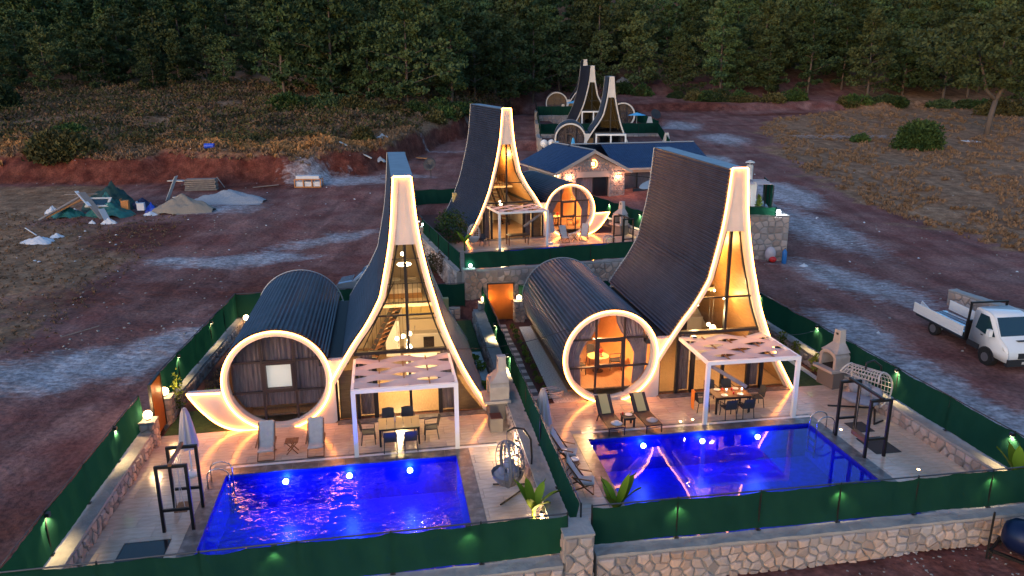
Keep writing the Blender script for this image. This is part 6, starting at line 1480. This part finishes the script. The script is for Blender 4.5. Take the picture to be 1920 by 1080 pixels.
# lone pine at the right
cm,br=crown_mesh(411,M['pine2'],17.5,8.2,.36,150,70,.4,'round'); t=thing('pine_tree','tall lone pine with forked trunk in the dry field at the right edge','pine tree',(72.4,113.2,H(72.4,113.2)),0); link('crown',cm,t)
mb=MB(); mb.tube([(0,0,-.5),(.1,0,2.5),(.5,0,5.2)],.4,8,rad=[.48,.4,.36]); mb.tube([(.5,0,5.0),(1.6,0,7.5),(1.9,0,11),(2.2,0,14)],.3,7,rad=[.34,.28,.22,.1]); mb.tube([(.45,0,5.1),(-1.2,0,6.6),(-1.8,0,8.5),(-3.,.2,12)],.25,7,rad=[.3,.25,.2,.1])
for q in range(9): a=q*.7; mb.tube([(1.8*math.cos(a)*.3+.4,0,8+q*.5),(6*math.cos(a),6*math.sin(a),9.5+q*.6)],.08,4)
mb.build('trunk',M['trunk'],t,True)
# bushes
def big_bush(label,x,y,r,mt,seed,n=1500,size=.26,cl=26):
    rs_=np.random.RandomState(seed); t=thing('bush',label,'bush',(x,y,H(x,y)-.15),0); C=[]
    for i in range(cl):
        d=rs_.normal(size=3); d/=np.linalg.norm(d); d[2]=abs(d[2])*.9; C.append(d*np.array(r)*rs_.uniform(.45,.8))
    C=np.array(C); V,F=np_leaves(rs_,C,np.tile(np.array(r)*.36,(cl,1)),n//cl*3,size); link('foliage',np_mesh('foliage',V,F,M[mt]),t)
    mb=MB()
    for q in range(5): mb.tube([(0,0,0),(r[0]*.5*math.cos(q*1.3),r[1]*.5*math.sin(q*1.3),r[2]*.6)],.05,4)
    mb.build('stem',M['trunk'],t); return t
big_bush('large round dark green bush standing alone in the dry field at the right',55.5,101,(3.4,3.0,4.4),'bush',501,3000,.3,60)
big_bush('small low bush beside grey dead branches in the right field',50.2,107,(1.5,1.2,1.2),'bush',502,500)
big_bush('dark green flat topped bush on the left slope above the yard',-53.5,90.5,(2.6,2.0,2.1),'bush',503,1800,.28,40)
big_bush('broad grey green bush at the far left above the red bank',-50,82.8,(4.6,2.4,2.9),'brush',504,2600,.3,60)
big_bush('grey green bush left of the top of the nearest tower, on the bank',-18.0,90,(1.5,1.3,2.0),'brush',505,900)
big_bush('tall blue green bush at the left edge of the picture',-75,110,(3.6,3,5.2),'pine3',506,2200,.3,50)
big_bush('pale green bush at the right edge behind the lone pine',90,137,(5,3,3.4),'brush',507,1800,.35,40)
for i in range(64):   # undergrowth along the forest foot
    x=rs.uniform(14,112) if i<40 else rs.uniform(-34,-6); y=edge_y(x)-rs.uniform(1,4.5)
    big_bush(('dark undergrowth bush at the foot of the forest, right of the far villas' if i<40 else 'dark undergrowth bush at the foot of the forest, left of the far villas'),x,y,(rs.uniform(1.8,3.4),1.8,rs.uniform(1.4,2.8)),('pine3','bush','brush')[i%3],520+i,900,.3,22)['group']='undergrowth at the foot of the forest, right of the far villas' if i<40 else 'undergrowth at the foot of the forest, left of the far villas'
# scrub and dry grass that nobody could count
def scatter(name,label,n,fn,mt,r_lo,r_hi,nl,size,seed,up=.3,flat=.6,cat='scrub'):
    r=np.random.RandomState(seed); X=[];Y=[]
    while len(X)<n:
        x,y=fn(r)
        if x is None: continue
        X.append(x);Y.append(y)
    X=np.array(X);Y=np.array(Y);Z=height(X,Y); R0=r.uniform(r_lo,r_hi,n); C=np.stack([X,Y,Z+R0*.25],1); Rr=np.stack([R0,R0,R0*flat],1)
    V,F=np_leaves(r,C,Rr,nl,size,up=up); o=link(name,np_mesh(name,V,F,M[mt])); tag(o,label,cat,kind='stuff')
def on_hill(r,lo=4.,hi=60):
    y=r.uniform(80,170); x=r.uniform(-.85*y,4)
    d=float(bank_d(np.array([x]),np.array([y]))[0])
    if d<lo or d>hi: return None,None
    n=float(fbm(np.array([x]),np.array([y]),16,61,3)[0])
    if n<-.75+.5*(8/(d+1)): return None,None
    return x,y
scatter('green_scrub','low olive scrub covering the left hillside',3300,lambda r:on_hill(r,7),'brush',.5,1.5,26,.26,601)
scatter('brown_scrub','brown dry scrub covering the left hillside',3600,lambda r:on_hill(r,9),'brush2',.5,1.3,24,.26,602)
def grass_fn(r):
    if r.rand()<.55:
        y=r.uniform(48,150); x=r.uniform(24,.8*y+14)
        e=float(np.interp(y,[0,36,50,60,75,95,120,135,150],[60,38,37,33,30,33,38,46,70]))+2
        return (x,y) if x>e and float(fbm(np.array([x]),np.array([y]),7,62,2)[0])>-.1 else (None,None)
    y=r.uniform(79,100); x=r.uniform(-70,-12); d=float(bank_d(np.array([x]),np.array([y]))[0])
    return (x,y) if 2.8<d<16 else (None,None)
scatter('dry_grass','tufts of dry tan grass on the field and the slope',9000,grass_fn,'drygrass',.12,.34,10,.2,603,up=1.6,cat='grass')
def gold_fn(r):
    c=((-27,84.5,6,2.4),(-61,86,6,3),(-30,85,9,2),(-38,90,6,2),(-45,88,5,2),(-20,88,4,1.5))[r.randint(6)]
    return r.normal(c[0],c[2]*.45),r.normal(c[1],c[3]*.45)
scatter('golden_grass','tall golden dry grass on the slope above the bank',1300,gold_fn,'goldgrass',.15,.35,12,.34,604,up=2.2,cat='grass')
def weeds_fn(r):
    y=r.uniform(34,66); x=r.uniform(-48,-24-.16*(y-36)); return x,y
scatter('sparse_weeds','sparse dull weeds on the ground at the far left of the yard',2200,weeds_fn,'brush2',.05,.16,6,.09,605,up=1.2,cat='weeds')
# small stones and litter on the dirt
def pebbles(name,label,n,fn,mt,lo,hi,seed):
    r=random.Random(seed); mb=MB(); q=0
    while q<n:
        x,y=fn(r)
        if x is None: continue
        q+=1; z=H(x,y); s=r.uniform(lo,hi); a=r.uniform(0,6.3); P=[(x+s*math.cos(a+k*1.57)*r.uniform(.6,1.2),y+s*math.sin(a+k*1.57)*r.uniform(.6,1.2),z+r.uniform(-.02,.03)) for k in range(4)]
        T=[(px*.5+x*.5,py*.5+y*.5,z+s*r.uniform(.35,.7)) for px,py,_ in P]
        mb.add(P+T,[(0,1,5,4),(1,2,6,5),(2,3,7,6),(3,0,4,7),(4,5,6,7)])
    o=mb.build(name,M[mt]); tag(o,label,'stones' if 'stone' in name else 'litter',kind='stuff')
def yard(r):
    y=34+56*r.random()**1.2
    x=r.uniform(-.6*y-4,-13) if r.random()<.6 else r.uniform(17,.62*y+6)
    return x,y
pebbles('loose_stones','small loose stones scattered over the dirt',420,yard,'mortar',.04,.11,701)
pebbles('white_litter','small bits of white litter scattered over the dirt',70,lambda r: yard(r) if r.random()<.7 else (r.gauss(-33,6),r.gauss(61,5)),'sack',.05,.15,702)
pebbles('front_stones','loose stones and clods on the dark earth before the front wall',380,lambda r:(lambda x:(x,17.9+(x-3)*.16-2.6*r.random()))(r.uniform(0,17)),'mortar',.02,.06,703)
# ------------------------------------------------------------------ rubble heap and loose things in the left yard
def mound(name,label,cat,x,y,rx,ry,h,mt,seed,rot=0,p=1.4):
    t=thing(name,label,cat,(x,y,H(x,y)-.05),rot); r=np.random.RandomState(seed); n=26; V=[];F=[]
    for j in range(n):
        for i in range(n):
            u=-1+2*i/(n-1); v=-1+2*j/(n-1); d=math.hypot(u,v)*(1+.13*math.sin(3*math.atan2(v,u)+seed)); z=h*max(0,1-d)**.8+((.13*h*math.sin(u*9+seed+2*math.sin(v*5))*math.sin(v*8+seed)+.06*h*math.sin(u*21+v*17))*(1-d)**.5 if d<1 else 0)+r.uniform(-.02,.02)*h
            V.append((u*rx,v*ry,z if d<1 else -.1))
    for j in range(n-1):
        for i in range(n-1): a=j*n+i; F.append((a,a+1,a+n+1,a+n))
    MB().add(V,F).build('heap',M[mt],t,True); return t
mound('tarp_pile','tall mound covered by a dark green tarpaulin in the rubbish heap','tarp pile',-37.3,68,2.6,1.6,2.3,'darktarp',1)
mound('tarp','crumpled teal tarpaulin spread before the dark mound','tarpaulin',-36.0,65.0,2.3,1.0,1.2,'tarp',2); mound('tarp','teal tarpaulin under the planks at the left of the rubbish heap','tarpaulin',-39.6,64.6,1.6,.9,1.0,'tarp',3); mound('tarp','pale teal tarpaulin behind the white window frame in the heap','tarpaulin',-37.0,66.4,1.7,.7,1.7,'tarp',4)
mound('sand_pile','brown sand pile beside the rubbish heap','sand pile',-30.2,66.6,2.9,1.7,1.5,'sand',5); mound('gravel_pile','pale grey gravel pile right of the sand pile','gravel pile',-27.5,71.0,3.6,2.3,1.05,'gravelpile',6)
mound('plastic_bag','bright blue plastic bag between the heap and the sand pile','plastic bag',-32.9,66.2,.55,.4,.9,'bluebag',7); mound('plastic_sheet','dark blue plastic sheet behind the crates in the heap','plastic sheet',-34.3,67.5,1.4,.6,1.0,'bluetank',8)
for i,(x,y,r_,h) in enumerate(((-41.8,66.0,.9,.7),(-39.8,66.0,.6,.5),(-34.8,62.4,.7,.5),(-36.2,62.3,.35,.35),(-37.3,56.6,1.4,.5),(-36.6,57.8,.6,.4),(-32.4,65.0,.8,.35))):
    mound('sack','white sack %s'%('at the left end of the rubbish heap','just left of the planks in the heap','lying before the heap, larger one','lying before the heap, small round one','lying apart low at the left of the yard','beside the large sack low at the left of the yard','at the foot of the sand pile')[i],'sack',x,y,r_,r_*.6,h,'sack',10+i)
def board(label,a,b,w,th,mt,name='plank',cat='plank'):
    t=thing(name,label,cat,(a[0],a[1],0)); za,zb=H(a[0],a[1])+a[2],H(b[0],b[1])+b[2]; MB().bar((0,0,za),(b[0]-a[0],b[1]-a[1],zb),w,th).build('board',M[mt],t)
board('long weathered plank leaning down the front of the heap',(-38.8,65.8,1.9),(-35.4,62.7,.3),.6,.06,'plank'); board('pale plank lying beside the long weathered plank',(-39.3,65.9,2.0),(-37.2,64.0,1.1),.3,.06,'sack'); board('weathered plank leaning left in the heap',(-38.8,65.4,1.6),(-41.0,62.6,.2),.45,.06,'plank')
board('orange timber leaning left in the heap',(-38.5,65.1,1.4),(-40.6,63.0,.3),.4,.08,'orangeplank'); board('thin plank crossing the top of the heap',(-40.8,66.6,1.6),(-37.6,66.2,1.7),.25,.05,'plank'); board('pale triangular panel at the foot of the heap',(-36.0,63.6,.9),(-34.9,62.4,.2),.5,.04,'flash')
board('long white board lying on the lip of the red bank',(-19.8,85.5,.4),(-16.2,85.5,.5),.5,.08,'white','board','board'); board('orange board lying on the dirt right of the nearest tower top',(-12.0,94,.25),(-10.4,93.3,.2),.7,.08,'orangeplank'); board('pale stick leaning on the bare bank',(-31.5,78.4,.6),(-30.0,76.4,.1),.08,.06,'plank'); board('grey plank on the ground left of the wooden crate',(-27.0,76.2,.1),(-24.6,77.2,.15),.2,.06,'plank')
board('white sheet standing by the stack of planks',(-33.7,71.2,.0),(-32.6,71.3,2.3),.9,.05,'white','sheet','sheet'); board('small white panel leaning on the sand pile',(-31.8,68.6,.9),(-30.9,68.4,.8),.5,.06,'white','panel','panel'); board('pale plasterboard on the ground left of the planks',(-35.2,75.5,1.0),(-33.4,75.0,1.0),.9,.08,'flash','sheet','sheet')
board('thin stick on the dark ground at the middle left',(-23.6,36.2,.1),(-22.4,37.7,.1),.04,.04,'plank'); board('thin long stick at the left edge of the yard',(-40.4,59.8,.3),(-38.5,58.2,.1),.07,.05,'sack')
t=thing('plank_stack','stack of weathered planks behind the gravel pile','plank stack',(-32.0,75.6,H(-32,75.6)),.15)
for i in range(6): MB().box(-1.6+.05*(i%3),1.5-.07*(i%2),-.6,.6,i*.2,i*.2+.15).build('plank',M['plank'],t)
t=thing('wooden_crate','orange wooden crate frame holding white wrapped blocks at the edge of the yard','crate',(-21.3,76.9,H(-21.3,76.9)),.0); fr_=MB()
for x in (-1.35,-.45,.45,1.35):
    for y in (-.5,.5): fr_.box(x-.05,x+.05,y-.05,y+.05,0,.85)
for z in (.0,.8):
    for y in (-.5,.5): fr_.box(-1.35,1.35,y-.06,y+.06,z,z+.09)
fr_.build('crate_frame',M['orangeplank'],t)
for i,x in enumerate((-.9,0,.9)): MB().box(x-.36,x+.36,-.4,.4,.1,.6).build('wrapped_block',M['sack'],t)
MB().box(-1.2,1.2,-.5,.5,.9,1.2).build('white_cover',M['sack'],t)
t=thing('window_frame','white window frame lying on the teal tarpaulin','window frame',(-37.0,65.1,H(-37,65.1)+1.15),.1); t.rotation_euler=(R_(35),0,.1); fr_=MB(); fr_.box(-1,1,-.6,-.42,0,.08); fr_.box(-1,1,.42,.6,0,.08); fr_.box(-1,-.8,-.42,.42,0,.08); fr_.box(.8,1,-.42,.42,0,.08); fr_.build('frame',M['white'],t); MB().box(-.8,.8,-.42,.42,.02,.04).build('pane',M['carglass'],t)
for i,(x,y,l,mt) in enumerate(((-34.9,65.6,'orange brown wooden box standing upright in the heap','orangeplank'),(-33.5,65.6,'pale carton beside the blue bag','sack'))):
    t=thing('box',l,'box',(x,y,H(x,y)+.3),.2); MB().box(-.3,.3,-.25,.25,0,.95-.3*i).build('carton',M[mt],t); MB().box(-.34,-.31,-.25,.25,.9-.3*i,1.1-.3*i).build('flap',M[mt],t)
t=thing('blue_drum','bright blue plastic drum on the slope above the bank','drum',(-33.6,82.5,H(-33.6,82.5)+.3)); MB().tube([(-.75,0,.1),(.75,0,.1)],.42,12).build('drum',M['bluebag'],t); t.scale=(.7,.7,.7); 
for i,(x,y,r_,l) in enumerate(((-16,92,.9,'pale concrete lump on the bank right of the long white board'),(25,170,1.6,'pale rubble lump behind the far villas, right one'),(22.5,171,1.0,'pale rubble lump behind the far villas, left one'),(-15.5,87,.7,'small pale block on the bank near the long white board'),(71,107,.0,''),(20.4,49.6,.35,'white bag on the ground right of the tall stone wall'))):
    if r_: mound('rubble_lump' if i<4 else 'bag',l,'rubble' if i<4 else 'bag',x,y,r_,r_*.6,r_*.7,'flash' if i<4 else 'sack',30+i)
t=thing('white_sheet','square white sheet lying in the dry field under the lone pine','sheet',(66,106.5,H(66,106.5)+.12),.3); t.rotation_euler=(.1,0,.3); MB().box(-1,1,-.8,.8,0,.05).build('sheet',M['sack'],t)
t=thing('dead_branches','long heap of grey dead branches in the right field','branches',(49,109.5,H(49,109.5)),.0); r=random.Random(9); mb=MB()
for i in range(46): a=r.gauss(0,.35)+(0 if r.random()<.5 else 3.1); x,y=r.uniform(-6,7),r.gauss(0,.7); L_=r.uniform(.8,2.6); mb.tube([(x,y,.1),(x+L_*.5*math.cos(a),y+L_*.5*math.sin(a),.35+.3*r.random()),(x+L_*math.cos(a),y+L_*math.sin(a),.15+.3*r.random())],.04,4)
tag(mb.build('branches',M['deadwood'],t),kind='stuff')
#PART6_END
